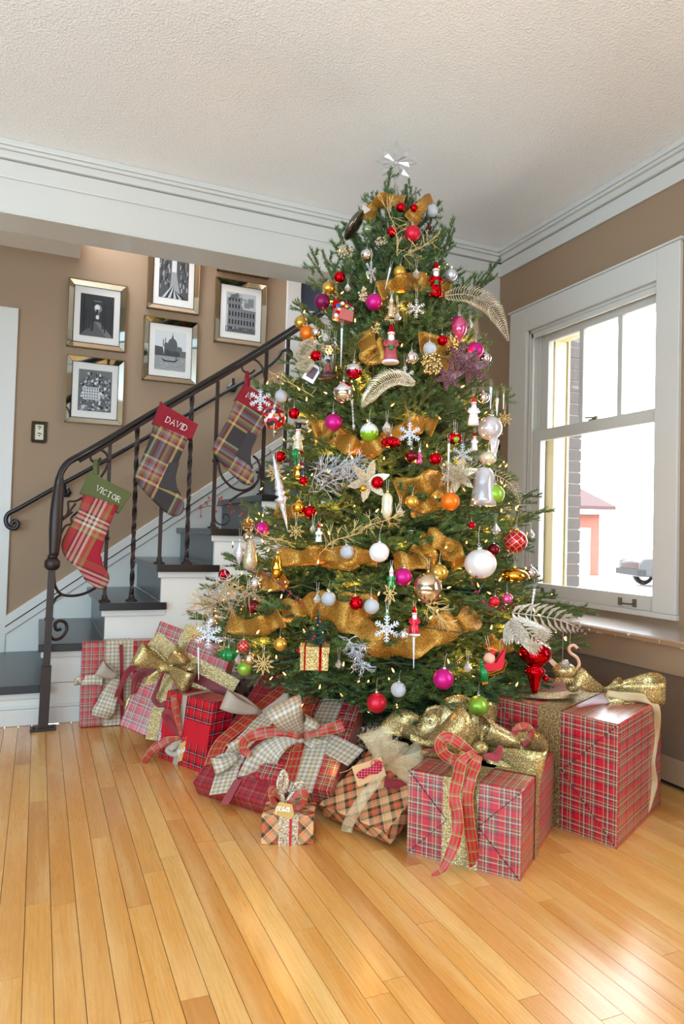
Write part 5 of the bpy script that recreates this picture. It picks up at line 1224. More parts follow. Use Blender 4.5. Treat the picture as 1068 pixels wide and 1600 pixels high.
def star(label, px_, py_, d, n=9, k=1.0, m_=None, squash=1):
    r = start('straw_star_ornament', label, 'ornament', px_, py_, k, None, .01); R_ = size_at(r, d) / 2
    for i in range(n):
        m = M(); a = 2 * PI * i / n + PI / 2; da = PI / n; w_ = R_ * .045
        P = [(math.cos(a - da * .9) * R_ * .42 * squash, 0, math.sin(a - da * .9) * R_ * .42), (math.cos(a) * R_ * squash, 0, math.sin(a) * R_), (math.cos(a + da * .9) * R_ * .42 * squash, 0, math.sin(a + da * .9) * R_ * .42), (0, 0, 0)]
        for j in range(4): m.tube([P[j], P[(j + 1) % 4]], w_, 4)
        obj('ray', m, m_ or straw, r)
    hang(r, R_ * .9); note(px_, py_, d / 2, r)
def gem(label, px_, py_, d, k=1.0):
    r = start('crystal_drop', label, 'ornament', px_, py_, k, None, .015); R_ = size_at(r, d) / 2
    m = M(); m.lathe([(.05 * R_, 1.25 * R_), (.5 * R_, .55 * R_), (.95 * R_, -.1 * R_), (.6 * R_, -.75 * R_), (.05 * R_, -1.1 * R_)], 7); obj('crystal', m, cl2, r)
    hang(r, R_ * 1.25, .035); note(px_, py_, d / 2, r)
def icicle(label, x0, y0, x1, y1, w_px, k=1.0, prof=None, m_=None):
    r = start('icicle_ornament', label, 'ornament', (x0 + x1) / 2, (y0 + y1) / 2, k, None, .02); L = size_at(r, math.hypot(x1 - x0, y1 - y0)); w_ = size_at(r, w_px) / 2
    r.rotation_euler = (0, math.atan2(x1 - x0, y1 - y0) * 1.0, YAW); N = 26; m = M()
    prof = prof or (lambda t: 1 - .75 * t)
    m.lathe([(max(.0004, w_ * prof(i / N) * (1 + .12 * math.sin(i * 2.2))), L / 2 - L * i / N) for i in range(N + 1)], 10); obj('icicle', m, m_ or cl2, r, smooth=True); hang(r, L / 2, .03)
def lathe_orn(label, px_, py_, w_px, h_px, prof, m_, k=1.0, name='glass_ornament', flute=0, fn=12, sx=1, top='s', tilt=0):
    r = start(name, label, 'ornament', px_, py_, k, None, .015); w_ = size_at(r, w_px) / 2; h_ = size_at(r, h_px); r.rotation_euler = (0, tilt, YAW)
    m = M(); m.lathe([(max(.0004, a * w_), (b - .5) * h_) for a, b in prof], 28, flute=flute, fn=fn, sx=sx); obj('body', m, m_, r, smooth=True)
    m = M(); m.lathe([(.003, 0), (.0045, .001), (.0045, .006), (.002, .008)], 10, (0, 0, h_ / 2)); obj('cap', m, cap_s if top == 's' else cap_g, r); hang(r, h_ / 2 + .005); note(px_, py_, max(w_px, h_px) / 2.4, r); return r
def figure(label, px_, py_, h_px, robe, hat, extra=None, k=1.0, base=None, beard=True, hat_h=.26, name='figurine_ornament'):
    r = start(name, label, 'ornament', px_, py_, k, None, .02); H = size_at(r, h_px); u = H
    m = M(); m.lathe([(.05 * u, -.5 * u), (.19 * u, -.48 * u), (.17 * u, -.3 * u), (.13 * u, -.08 * u), (.14 * u, .04 * u), (.11 * u, .12 * u), (.05 * u, .16 * u)], 16, sy=.8); obj('robe', m, robe, r, smooth=True)
    for s in (-1, 1): m = M(); m.tube([(s * .12 * u, 0, .08 * u), (s * .17 * u, -.03 * u, -.04 * u), (s * .08 * u, -.13 * u, -.10 * u)], [.045 * u, .045 * u, .035 * u], 8); obj('arm', m, robe, r, smooth=True)
    m = M(); m.ball((0, -.01 * u, .21 * u), .085 * u, 12); obj('head', m, skin_o, r, smooth=True)
    m = M(); m.ball((-.03 * u, -.09 * u, .23 * u), .01 * u, 6); m.ball((.03 * u, -.09 * u, .23 * u), .01 * u, 6); obj('eyes', m, black_o, r, kind='stuff')
    if beard: m = M(); m.ball((0, -.05 * u, .13 * u), .085 * u, 10, sz=1.3); obj('beard', m, OM['white'], r, smooth=True)
    m = M(); m.lathe([(.095 * u, .27 * u), (.08 * u, .33 * u), (.05 * u, (.27 + hat_h * .7) * u), (.008 * u, (.27 + hat_h) * u)] if hat_h < .3 else [(.09 * u, .27 * u), (.1 * u, .5 * u)], 12); obj('hat', m, hat, r, smooth=True)
    m = M(); m.lathe([(.09 * u, .25 * u), (.105 * u, .27 * u), (.09 * u, .29 * u)], 12); obj('hat_trim', m, OM['white'], r, smooth=True)
    if base is not None: m = M(); m.lathe([(.2 * u, -.52 * u), (.23 * u, -.5 * u), (.21 * u, -.45 * u), (.1 * u, -.44 * u)], 14); obj('base', m, base, r, smooth=True)
    if extra: m = M(); m.box(-.05 * u, .05 * u, -.2 * u, -.12 * u, -.2 * u, -.08 * u); obj('held_present', m, extra, r, bevel=.001)
    hang(r, .5 * u, .02); note(px_, py_, h_px / 2.6, r); return r
def bead_cluster(label, px_, py_, w_px, h_px, m_, n=60, r_px=2.5, k=.98, name='bead_cluster', seed=1):
    r = start(name, label, 'ornament', px_, py_, k, None, .0); R = random.Random(seed); a, b, c_ = size_at(r, w_px) / 2, size_at(r, h_px) / 2, size_at(r, r_px); m = M()
    for i in range(n):
        th, ph = R.random() * 2 * PI, math.acos(R.uniform(-1, 1)); q = R.uniform(.65, 1); m.ball((a * q * math.sin(ph) * math.cos(th), a * q * math.sin(ph) * math.sin(th) * .6, b * q * math.cos(ph)), c_, 6)
    obj('beads', m, m_, r, smooth=True, kind='stuff'); m = M()
    for i in range(6): m.tube([(0, 0, 0), (R.uniform(-a, a) * .8, 0, R.uniform(-b, b) * .8)], c_ * .25, 4)
    obj('stem', m, straw, r, kind='stuff')
def world_px(L, k=1.0, n=5, push=0):
    P = [on_tree(a, b, k) for a, b in L]; P = [p - (p - Vector(CP)).normalized() * push for p in P]; return bez(P, n)
def feather(label, L, w_px, m_, k=1.0, nb=26, name='feather_pick', push=.03, both=True, sweep=.5):
    bw = .11 if nb > 14 else .26
    P = world_px(L, k, 8, push); t_ = (P[0] - Vector(CP)).dot(CF); W_ = w_px * t_ / FPX
    r = thing(name, label, 'ornament', tuple(P[0])); m = M(); m.tube(P, [.002 * (1 - .6 * i / len(P)) for i in range(len(P))], 5); obj('rib', m, m_, r, world=True, smooth=True)
    m = M(); n = len(P)
    for i in range(nb):
        f = i / nb * (n - 1); j = int(f); p = P[j].lerp(P[min(j + 1, n - 1)], f - j); d = (P[min(j + 1, n - 1)] - P[max(j - 1, 0)]).normalized(); v_ = (p - Vector(CP)).normalized(); s0 = d.cross(v_).normalized()
        l = W_ * math.sin(PI * min(1, (i + 2) / nb) ** .8) * .9 + .006
        for s in ((-1, 1) if both else (1,)):
            q = p + (s0 * s + d * sweep) * l * .55 + v_ * -.004; e = p + (s0 * s * .9 + d * (sweep + .5)) * l
            m.strip([p, p.lerp(q, .6), q, q.lerp(e, .6), e], [W_ * .04 + .0008, W_ * bw * .8, W_ * bw + .001, W_ * bw * .8, .0006], d.cross(s0 * s).cross(s0 * s + d).normalized() if False else (d - s0 * s * .5))
    obj('barbs', m, m_, r, world=True, kind='stuff', solid=.0005); return r
def sprig(label, L, m_, berry=None, k=1.0, nt=12, l_px=14, br_px=2.6, seed=3, name='berry_sprig', push=.02, w_=.0014):
    P = world_px(L, k, 6, push); t_ = (P[0] - Vector(CP)).dot(CF); l_ = l_px * t_ / FPX; r = thing(name, label, 'ornament', tuple(P[0])); R = random.Random(seed)
    m = M(); m.tube(P, w_, 5); tips = [P[-1]]
    for i in range(nt):
        p = P[int((i + .5) / nt * (len(P) - 1))]; d = Vector((R.uniform(-1, 1), R.uniform(-1, .3), R.uniform(-1, 1))).normalized(); fw = (P[-1] - P[0]).normalized()
        d = (d + fw * .5).normalized(); l = l_ * R.uniform(.5, 1); q = p + d * l; mid = p.lerp(q, .5) + Vector((R.uniform(-1, 1), 0, R.uniform(-1, 1))) * l * .15; m.tube([p, mid, q], w_ * .7, 4)
        if not berry:
            for _ in range(3): e = d + Vector((R.uniform(-1, 1), R.uniform(-1, 1), R.uniform(-1, 1))) * .8; m.tube([mid.lerp(q, R.random()), q + e * l * .4], w_ * .5, 3)
        tips.append(q)
    obj('twigs', m, m_, r, world=True, kind='stuff')
    if berry:
        b_ = br_px * t_ / FPX / 1.0
        for q in tips: mm = M(); mm.ball(q, b_ / 1.3, 8); obj('berry', mm, berry, r, world=True, smooth=True)
    return r

# ---------------------------------------------------------------- ornaments, each seen in the photograph
B = ball_orn
for a in [
 ('matte red ball highest of the large balls, below the star', 644, 365, 25, 'red_m'), ('shiny red ball beside the large matte red ball near the top', 612, 363, 17, 'red_s', 1, 1, 0, 12, None, 'g'),
 ('shiny red ball in the gold ribbon just under the star', 626, 324, 15, 'red_s'), ('small red ball left of the star stem', 597, 306, 10, 'red_s'), ('red ball half behind the gold ribbon near the top', 646, 325, 13, 'red_s', .95),
 ('silver glitter ball on the topmost right tip', 675, 329, 19, 'sil_g'), ('mirror silver ball on the upper left boughs', 572, 398, 18, 'sil_s'), ('tiny dark red ball behind the top right boughs', 671, 356, 7, 'red_d'),
 ('satin gold ball in the upper middle of the tree', 624, 425, 19, 'gold_m', 1, 1, 0, 12, None, 'g'), ('shiny red ball above the toy box ornament', 530, 433, 18, 'red_s', 1, 1, 0, 12, None, 'g'), ('champagne gold ball behind the plum ball', 513, 450, 20, 'gold_m', .95),
 ('matte plum ball on the upper left edge', 503, 471, 25, 'plum_m'), ('matte magenta ball in the upper middle', 584, 472, 26, 'mag_m'), ('gold ball with white dot rings on the left edge', 469.5, 504, 20, 'dot', 1.02, 1, 0, 12, None, 'g'),
 ('matte orange ball under the dotted gold ball', 480, 521, 24, 'orange_m'), ('small mirror ball beside the orange ball', 494, 520, 16, 'sil_s'), ('shiny red ball beside the glass dome ornament', 493, 556, 17, 'red_s'),
 ('satin silver ball hanging on the upper right, left of the corner', 704.7, 430, 19, 'sil_m', 1.03), ('magenta ball behind the pink teardrop', 716, 506, 24, 'mag_m', .95), ('shiny red ball among gold beads on the upper right', 691, 532, 17, 'red_s'),
 ('satin silver ball above the gold bead cluster', 671, 545, 21, 'sil_g'), ('mirror silver ball left of the gold bead cluster', 643.5, 559.5, 20, 'sil_s'), ('magenta ball in plum glitter leaves', 742.5, 547, 25, 'mag_m', .97),
 ('mirror ball behind the plum glitter leaves', 758, 560, 18, 'sil_s', .97), ('silver ball with red flower in the upper left middle', 553, 580, 26, 'rw'), ('large mirror silver ball, upper left middle', 537, 613, 34, 'sil_s'),
 ('satin silver ball beside the white snowflake at the left edge', 439, 619, 20, 'sil_g', 1.02), ('round printed red scene ornament on the left edge', 427.5, 653, 37, 'scene', 1.02), ('shiny red ball right of the printed ornament', 459, 646, 18, 'red_s'),
 ('shiny red ball above the left straw star', 437.7, 713.6, 18, 'red_s', 1.02, 1, 0, 12, None, 'g'), ('matte magenta ball in front of the gold ribbon', 520.7, 660, 27, 'mag_m'), ('white and green frosted ball in the centre', 576.7, 675.5, 29, 'wg'),
 ('shiny red ball right of the gold leaf pick, centre', 589, 754, 20, 'red_s'), ('shiny red ball right of the red glass leaf', 680, 717, 20, 'red_s', 1, 1, 0, 12, None, 'g'), ('small mirror ball on the right, above the white pieces', 755.5, 621.5, 18, 'sil_s'),
 ('big clear iridescent ball on the right edge', 765, 669, 38, 'pearl', .97), ('cream ribbed ball on the right edge', 762, 716, 26, 'cream', 1, .8, .05, 14), ('matte apple green ball beside the clear bell', 772.7, 772, 30, 'green_m'),
 ('matte orange ball on a white beaded string', 703, 783.5, 29, 'orange_m'), ('satin gold ball in the middle on the ribbon', 642.8, 784, 21, 'gold_m', 1, 1, 0, 12, None, 'g'), ('silver ball under the gold twigs, centre left', 541.8, 862.6, 22, 'sil_g'),
 ('large matte white ball in the centre', 592, 863, 31, 'white'), ('matte magenta ball behind the green enamel figure', 629.4, 901.7, 28, 'mag_m'), ('gold ball with dark rings right of the mercury glass', 685.4, 895, 28, 'dot', 1, 1, 0, 12, None, 'g'),
 ('silver glitter ball above the little tree, lower centre', 513, 936, 23, 'sil_g'), ('shiny red ball between two silver glitter balls', 556, 942.5, 22, 'red_s', 1, 1, 0, 12, None, 'g'), ('silver glitter ball right of the shiny red one', 580, 947.5, 24, 'sil_g'),
 ('large red ball with gold etched pattern by the window', 805, 846, 36, 'patred', 1.02, 1, 0, 12, None, 'g'), ('large white ribbed ball on the right side', 750, 881, 48, 'ribw', 1, .95, .035, 18), ('red ball glowing behind the white ribbed ball', 770.6, 859, 19, 'red_d', .95),
 ('tiny red ball above the white ribbed ball', 736.6, 820.5, 11, 'red_s'), ('gold quilted mirror ball on the left edge', 387.6, 820, 21, 'diam', 1.03, 1, 0, 12, None, 'g'), ('matte magenta ball on the left, behind gold twigs', 409, 826.5, 22, 'mag_m', .97),
 ('small silver gold ball under the quilted one', 387, 839, 16, 'champ', .98), ('shiny red ball at the lower left edge', 350, 898, 18, 'red_s'), ('mirror silver ball at the lower left', 399, 912, 20, 'sil_s'), ('shiny gold ball at middle left', 466, 793, 20, 'gold_s', 1, 1, 0, 12, None, 'g'),
 ('red ball left of the white enamel figure', 484, 800, 20, 'red_s', .96), ('dark red ball in shade at the lower left', 395.7, 948, 22, 'red_d', .95), ('small silver ball above the white snowflake at lower left', 331, 971, 18, 'sil_s', .97),
 ('red ball with gold dots at the lower left', 380, 1010, 20, 'patred'), ('silver and gold ball over the olive ball', 390, 1030, 18, 'champ'), ('matte olive green ball at the lower left', 382, 1044, 23, 'green_m', .97),
 ('satin gold ball at the lower left', 438, 1006.7, 21, 'gold_m', 1, 1, 0, 12, None, 'g'), ('matte red ball lowest over the leopard print gift', 588.3, 1098, 31, 'red_m'), ('silver glitter ball lowest in the centre', 622, 1077.5, 24, 'sil_g'),
 ('matte magenta ball at the bottom', 692.3, 1061, 32, 'mag_m'), ('matte green ball lowest, above the tartan cube', 746.8, 1103, 32, 'green_m'), ('small mirror ball beside the hanging santa', 631, 992, 16, 'sil_s'),
 ('red ball in the lower right boughs', 772, 940, 17, 'red_m', .96), ('pink ball in the lower right boughs', 792, 936, 18, 'pink', .98), ('small red ball above the red berries, lower centre', 473.7, 751, 14, 'red_s'),
 ('small gold ball beside the gold leaf pick', 567, 763, 11, 'gold_s'), ('small red ball low by the swan', 852, 1060, 10, 'red_s', 1.0), ('red ball tucked in by the little gift box', 467, 1017, 8, 'red_s', .98)]:
    B(*a)
# snowflakes, stars, crystals
flake('silver glitter snowflake in front of the third stocking', 406.5, 624, 36, silv_glit2, 1.03)
flake('narrow silver glitter snowflake seen edge on near the top', 579.5, 425, 34, silv_glit, 1, squash=.5)
flake('silver jewelled snowflake cross at the upper right', 650, 482, 30, OM['sil_s'])
flake('white wire lattice snowflake in the upper middle', 632, 588, 32, OM['pearl'])
flake('pale blue white snowflake in the middle', 639.7, 678, 36, silv_glit2)
flake('silver glitter snowflake on the right', 722, 710, 34, silv_glit)
flake('white glitter snowflake over the leaning tartan gift', 325.6, 992, 44, silv_glit2, 1.03)
flake('large white snowflake in the lower centre', 604, 982.7, 42, silv_glit2)
star('gold straw star under the red ball at the left edge', 429.4, 738, 30, 9, 1.03); star('gold straw star on the right edge by the window', 788, 654.5, 24, 8, 1.02)
star('gold straw star in the middle left', 462, 830, 26, 8); star('narrow gold straw star under the green enamel figure', 609, 927, 36, 8, squash=.6)
star('gold straw star on the leaning gift, half behind the snowflake', 306, 988, 32, 10, 1.03); star('gold straw star low over the dark damask gift', 411, 1037.5, 34, 10)
star('small gold straw star in the lower left cluster', 350, 1016, 22, 8, .98)
for a in [('crystal drop above the toy box ornament', 543, 450, 12), ('crystal drop left above the glass dome', 509, 529, 13), ('crystal drop right above the glass dome', 523, 540.5, 13), ('crystal drop above the santa with green sack', 620.7, 495.5, 13),
 ('crystal drop right of the pink teardrop', 734, 506, 12), ('large crystal drop right of the white and green ball', 604, 669, 18), ('clear pyramid crystal in the centre', 625, 800, 14), ('crystal drop left of the red etched ball', 774, 828, 16),
 ('crystal drop against the window frame', 828.7, 835, 13), ('crystal drop above the little tree', 495.7, 936, 15), ('crystal drop in the lower left cluster', 372.6, 1030, 14), ('crystal drop right of the little gift box', 528.8, 1037, 13),
 ('crystal drop left of the sleigh', 730, 1043, 15), ('crystal drop near the top right', 650, 428, 14), ('crystal drop in the middle above the gold twigs', 489, 826, 12)]: gem(*a)
icicle('thin white glitter icicle left of the upper middle', 533, 513, 533, 574, 4, m_=silv_glit2); icicle('thin clear icicle below the printed ornament', 428, 634, 428, 684, 4, 1.05)
icicle('white beaded string above the orange ball', 700, 693, 700, 772, 4, m_=silv_glit2); icicle('twisted white icicle below the hanging santa', 646.5, 996, 645.5, 1044, 4, m_=silv_glit2)
icicle('thin clear icicle on the leaning gift', 311, 1012, 309, 1062, 4, 1.05, m_=silv_glit2); icicle('white ribbon icicle over the silver feathers', 828, 920, 834, 972, 5, 1.02, m_=OM['pearl'])
icicle('clear icicle at the right edge', 766, 605, 766, 640, 5, m_=silv_glit2); icicle('second clear icicle at the right edge', 776, 622, 776, 650, 5, m_=OM['pearl']); icicle('pale icicle rod near the top left of the gold ribbon', 602, 418, 609, 452, 4, m_=OM['pearl'])
icicle('glass pendant drop right of the large mirror ball', 553, 625, 549, 672, 7, prof=lambda t: .35 + .6 * (t > .82) * (1 - t) * 5 + .3 * (t < .15)); icicle('clear drop at the right edge above the window', 786, 616, 786, 640, 3, m_=OM['pearl'])
icicle('long white finial with gold rings on the left', 451, 712, 425, 830, 13, 1.04, prof=lambda t: (.2 + .75 * (t / .4)) if t < .4 else (1.15 + .5 * math.sin(t * 90) if t < .58 else max(.12, .95 * (1 - (t - .58) / .42)))
       , m_=OM['pearl'])
TD = [(.05, 1), (.35, .95), (.8, .8), (1, .62), (.85, .4), (.45, .2), (.15, .08), (.02, 0)]
lathe_orn('pink and silver teardrop on the upper right', 717.5, 515, 24, 42, TD, OM['pink']); lathe_orn('clear teardrop on the left edge', 374, 866, 15, 42, [(.1, 1), (.3, .9), (.9, .65), (1, .5), (.6, .3), (.15, .15), (.05, 0)], OM['pearl'], 1.03)
lathe_orn('champagne glitter cone on the left edge', 391, 866, 22, 50, [(.1, 1), (.5, .93), (.8, .6), (1, .3), (.95, .1), (.5, 0)], champ, 1.0); lathe_orn('gold swirled cone in the lower left', 432.6, 886, 20, 42, [(.1, 1), (.6, .88), (.5, .8), (.85, .7), (.7, .6), (1, .48), (.8, .38), (.9, .25), (.5, .1), (.05, 0)], OM['gold_s'])
lathe_orn('long white pod in the centre', 604.5, 790.5, 17, 42, [(.1, 1), (.6, .95), (1, .8), (1, .25), (.6, .05), (.1, 0)], OM['cream'], top='g'); lathe_orn('big mercury glass egg in the lower right middle', 668, 920, 46, 52, [(.1, 1), (.45, .95), (.9, .75), (1, .5), (.85, .22), (.45, .04), (.05, 0)], OM['champ'], top='g')
lathe_orn('gold oblong ornament by the window', 804, 899, 44, 22, [(.1, 1), (.7, .85), (1, .5), (.7, .15), (.1, 0)], OM['gold_s'], top='g'); lathe_orn('silver cup ornament beside the gold oblong', 829, 897, 20, 24, TD[:6] + [(.1, 0)], OM['sil_s'])
lathe_orn('green and gold hot air balloon ornament', 461.4, 716, 14, 30, [(.1, 1), (.8, .9), (1, .72), (.7, .5), (.2, .4), (.3, .3), (.3, .2), (.15, 0)], green_o, flute=.08, fn=8); lathe_orn('small gold drum ornament behind the hot air balloon', 466, 738, 16, 20, [(.9, 1), (1, .9), (1, .1), (.9, 0)], OM['gold_s'])
lathe_orn('crumpled red glass leaf below the centre snowflake', 610, 691, 30, 18, [(.2, 1), (.7, .85), (1, .5), (.8, .15), (.1, 0)], OM['red_s'], flute=.15, fn=7); lathe_orn('dark red fluted glass in the centre', 642, 714, 20, 22, TD, OM['red_d'], flute=.12, fn=9)
lathe_orn('red disc with a green jewelled centre', 709.4, 685, 24, 18, [(.4, 1), (1, .7), (1, .3), (.4, 0)], OM['red_s']); lathe_orn('round silver cup near the red disc', 712, 686, 12, 12, [(.2, 1), (1, .5), (.2, 0)], OM['wg'], 1.03)
lathe_orn('big red fluted finial with trumpet foot behind the largest gift', 835.6, 1040, 52, 84, [(.06, 1), (.12, .97), (.5, .92), (.88, .84), (1, .74), (.92, .64), (.6, .54), (.42, .5), (.44, .47), (.62, .43), (.6, .37), (.45, .32), (.36, .22), (.26, .1), (.2, 0)], OM['red_s'], .98, flute=.04, fn=22, top='g')
lathe_orn('green and red wreath shaped ornament at the lower left', 357, 1023, 26, 20, [(.4, 1), (1, .6), (.8, .2), (.3, 0)], green_o, flute=.2, fn=6)
lathe_orn('white bell shaped icicle cluster on the right edge', 771, 700, 14, 40, [(.1, 1), (1, .8), (.7, .5), (.4, .2), (.1, 0)], OM['pearl'], .98, flute=.2, fn=5)
# clear bell and glass dome
r = start('glass_bell_ornament', 'large clear iridescent bell on the right side', 'ornament', 755, 760, 1.0); w_, h_ = size_at(r, 38) / 2, size_at(r, 60)
m = M(); m.lathe([(w_ * a, (b - .5) * h_) for a, b in ((.1, 1), (.5, .97), (.8, .85), (.85, .5), (.95, .2), (1.1, 0), (1.05, .01), (.9, .2), (.8, .5), (.7, .8), (.1, .93))], 24, flute=.03, fn=12); obj('bell', m, mat('iridescent_glass', '#f2eef2', .08, .15, Transmission_Weight=.55), r, smooth=True)
m = M(); m.ball((0, -.01, -.12 * h_), w_ * .35, 8); obj('crystal_inside', m, cl2, r); hang(r, h_ / 2); note(755, 760, 28, r)
r = start('glass_dome_ornament', 'glass dome with little figures on a dark round base', 'ornament', 512.5, 562, 1.0, None, .01); w_, h_ = size_at(r, 27) / 2, size_at(r, 58)
m = M(); m.lathe([(w_, -.42 * h_), (w_, .25 * h_), (w_ * .8, .42 * h_), (w_ * .3, .5 * h_), (w_ * .27, .485 * h_), (w_ * .76, .40 * h_), (w_ * .95, .24 * h_), (w_ * .95, -.42 * h_)], 24); obj('dome', m, clear, r, smooth=True)
m = M(); m.lathe([(w_ * 1.1, -.52 * h_), (w_ * 1.15, -.5 * h_), (w_ * 1.15, -.44 * h_), (w_, -.42 * h_)], 20); obj('base', m, mat('dark_wood_base', '#3a2620', .4), r, smooth=True)
m = M(); m.lathe([(w_ * .5, -.4 * h_), (w_ * .3, -.2 * h_), (w_ * .1, -.08 * h_)], 10); obj('figure_robe', m, OM['pink'], r); m = M(); m.ball((0, 0, -.04 * h_), w_ * .25, 8); obj('figure_head', m, skin_o, r)
m = M(); m.ball((0, 0, -.42 * h_), w_ * .85, 12, sz=.25); obj('snow', m, OM['white'], r); hang(r, h_ / 2); note(512.5, 562, 30, r)
# figures
figure('santa with green sack and red coat, upper middle', 610.5, 537, 60, mat('rosy_coat', '#a8434a', .5), OM['red_s'], green_o, base=OM['white'])
figure('tall shiny toy soldier in red and green near the top', 680.5, 437, 56, OM['red_s'], OM['red_s'], green_o)
figure('nutcracker with a black hat and red collar on the left', 465.5, 684, 46, OM['cream'], black_o, None, base=OM['red_s'], hat_h=.31)
figure('santa in a red dress coat hanging low in the centre', 647, 970, 44, OM['red_m'], OM['red_s'], None, base=OM['white'])
figure('small snowman with a red and green ball', 498, 833, 28, OM['white'], OM['red_s'], green_o)
figure('green enamel soldier in front of the magenta ball', 611, 903, 36, green_o, OM['white'], None)
figure('white and red santa face on the right edge', 739.6, 642, 46, OM['white'], OM['red_m'], None, hat_h=.22)
figure('pale pink angel under the pale rod, upper middle', 611, 480, 36, OM['champ'], OM['pearl'], None, beard=False)
figure('small penguin figure behind the left boughs', 472, 735, 24, black_o, OM['red_s'], None, beard=False)
figure('little red and white figure right of the centre snowflake', 655, 712, 26, OM['pink'], OM['sil_s'], None, beard=False); figure('tiny elf under the large snowflake in the centre', 604, 958, 20, green_o, green_o, None)
figure('red and white striped figure on the right', 741, 690, 28, OM['white'], OM['red_s'], None)
# toy box
r = start('toy_box_ornament', 'pink glass toy box overflowing with coloured toys', 'ornament', 539, 487, 1.0, None, .02); u = size_at(r, 40); r.rotation_euler = (0, .12, YAW + .4)
m = M(); m.box(-u * .45, u * .3, -u * .2, u * .2, -u * .4, u * .05); obj('chest', m, mat('rose_glass', '#c9706a', .25, .4), r, bevel=.003); m = M(); m.box(-u * .48, u * .33, u * .12, u * .25, .0, u * .42); obj('chest_lid', m, OM['red_s'], r, bevel=.003)
for i, c_ in enumerate(('#2f5fc0', '#1fae62', '#e7e7ef', '#c9283a', '#d8b03a', '#2f5fc0', '#e7e7ef', '#1fae62')): m = M(); m.ball((-u * .38 + u * .09 * i, -u * .1 + (i % 2) * .008, u * (.1 + .07 * (i % 3))), u * .09, 8); obj('toy', m, mat('toy_' + ['blue', 'green', 'white', 'red', 'gold'][i % 5], c_, .15, .5), r, smooth=True)
for i in range(3): m = M(); m.ball((-u * .42 + i * .004, -u * .2, -u * (.32 - .13 * i)), u * .09, 8); obj('toy', m, OM[('white', 'red_s', 'sil_s')[i]], r, smooth=True)
note(539, 487, 20, r)
r = start('photo_card_ornament', 'tilted white framed photo card at the left edge', 'ornament', 487, 583, 1.0, None, .01); r.rotation_euler = (0, .5, YAW); u = size_at(r, 28)
obj('card_frame', box_m(-u * .35, u * .35, 0, .002, -u * .5, u * .5), OM['white'], r); obj('photo', box_m(-u * .22, u * .22, -.001, 0, -u * .3, u * .35), mat('dim_photo', '#5a3d44', .4), r)
# little tree growing out of a gold gift box
r = start('gift_box_tree_ornament', 'small bottle brush tree standing in a gold glitter box with red ribbon', 'ornament', 493.5, 1003, 1.02, None, .02); u = size_at(r, 48)
m = M(); m.box(-u * .48, u * .42, -u * .4, u * .4, -u * .85, -u * .22); obj('box_body', m, gold_glit, r, bevel=.001); m = M(); m.box(-u * .5, u * .45, -u * .43, u * .43, -u * .3, -u * .1); obj('box_lid', m, gold_glit, r, bevel=.001)
m = M(); m.box(u * .12, u * .2, -u * .44, u * .44, -u * .86, -u * .09); obj('red_ribbon', m, OM['red_s'], r); m = M(); m.box(-u * .36, -u * .31, -u * .44, u * .44, -u * .86, -u * .09); obj('red_ribbon', m, OM['red_s'], r)
R = random.Random(5); m = M()
for i in range(520):
    z = R.random(); a = R.random() * 2 * PI; rr_i = u * .34 * (1 - z) + .002; b0 = Vector((u * .04, 0, -u * .1 + z * u * 1.15)); m.face([b0 + Vector((0, 0, -.001)), b0 + Vector((0, 0, .001)), b0 + Vector((rr_i * math.cos(a), rr_i * math.sin(a), rr_i * .25))])
obj('bristles', m, mat('bottle_brush_green', '#26402a', .6), r, kind='stuff')
for i, cc in enumerate(['mag_m', 'mag_m', 'red_s', 'sil_s', 'green_m', 'gold_s', 'pink', 'gold_s']): z = .1 + .1 * i; m = M(); m.ball((u * .04 + u * .3 * (1 - z) * math.cos(i * 2.2), -u * .3 * (1 - z), -u * .1 + z * u * 1.1), .0035, 8); obj('tiny_ball', m, OM[cc], r, smooth=True)
note(493, 1003, 32, r)
# sleigh
r = start('sleigh_ornament', 'red glass sleigh with a green toy soldier at the lower right', 'ornament', 770, 1040, 1.0, None, .02); u = size_at(r, 46); r.rotation_euler = (0, -.25, YAW)
m = M(); m.tube([(-u * .4, 0, -u * .25), (-u * .1, 0, -u * .3), (u * .3, 0, -u * .25), (u * .48, 0, 0), (u * .4, 0, u * .12)], .0022, 6); m.tube([(-u * .4, u * .3, -u * .25), (-u * .1, u * .3, -u * .3), (u * .3, u * .3, -u * .25), (u * .48, u * .3, 0), (u * .4, u * .3, u * .12)], .0022, 6); obj('runner', m, OM['gold_s'], r)
m = M(); m.raw([(-.38 * u, 0, -.15 * u), (.3 * u, 0, -.15 * u), (.5 * u, 0, .4 * u), (.15 * u, 0, .05 * u), (-.3 * u, 0, .12 * u)] + [(-.38 * u, .3 * u, -.15 * u), (.3 * u, .3 * u, -.15 * u), (.5 * u, .3 * u, .4 * u), (.15 * u, .3 * u, .05 * u), (-.3 * u, .3 * u, .12 * u)], [(0, 1, 2, 3, 4), (9, 8, 7, 6, 5)] + [(i, (i + 1) % 5, (i + 1) % 5 + 5, i + 5) for i in range(5)]); obj('sleigh_body', m, OM['red_m'], r, bevel=.002)
m = M(); m.lathe([(.12 * u, -.4 * u), (.14 * u, -.1 * u), (.08 * u, .1 * u)], 10, (-.4 * u, -.02, 0)); m.ball((-.4 * u, -.02, .16 * u), .07 * u, 8); m.lathe([(.07 * u, .2 * u), (.07 * u, .3 * u)], 8, (-.4 * u, -.02, 0)); obj('toy_soldier', m, green_o, r, smooth=True)
m = M(); m.ball((-.05 * u, .1 * u, .25 * u), .2 * u, 10); obj('sack', m, skin_o, r, smooth=True); m = M(); m.ball((.1 * u, .1 * u, .42 * u), .11 * u, 8); obj('rider', m, OM['red_m'], r, smooth=True)
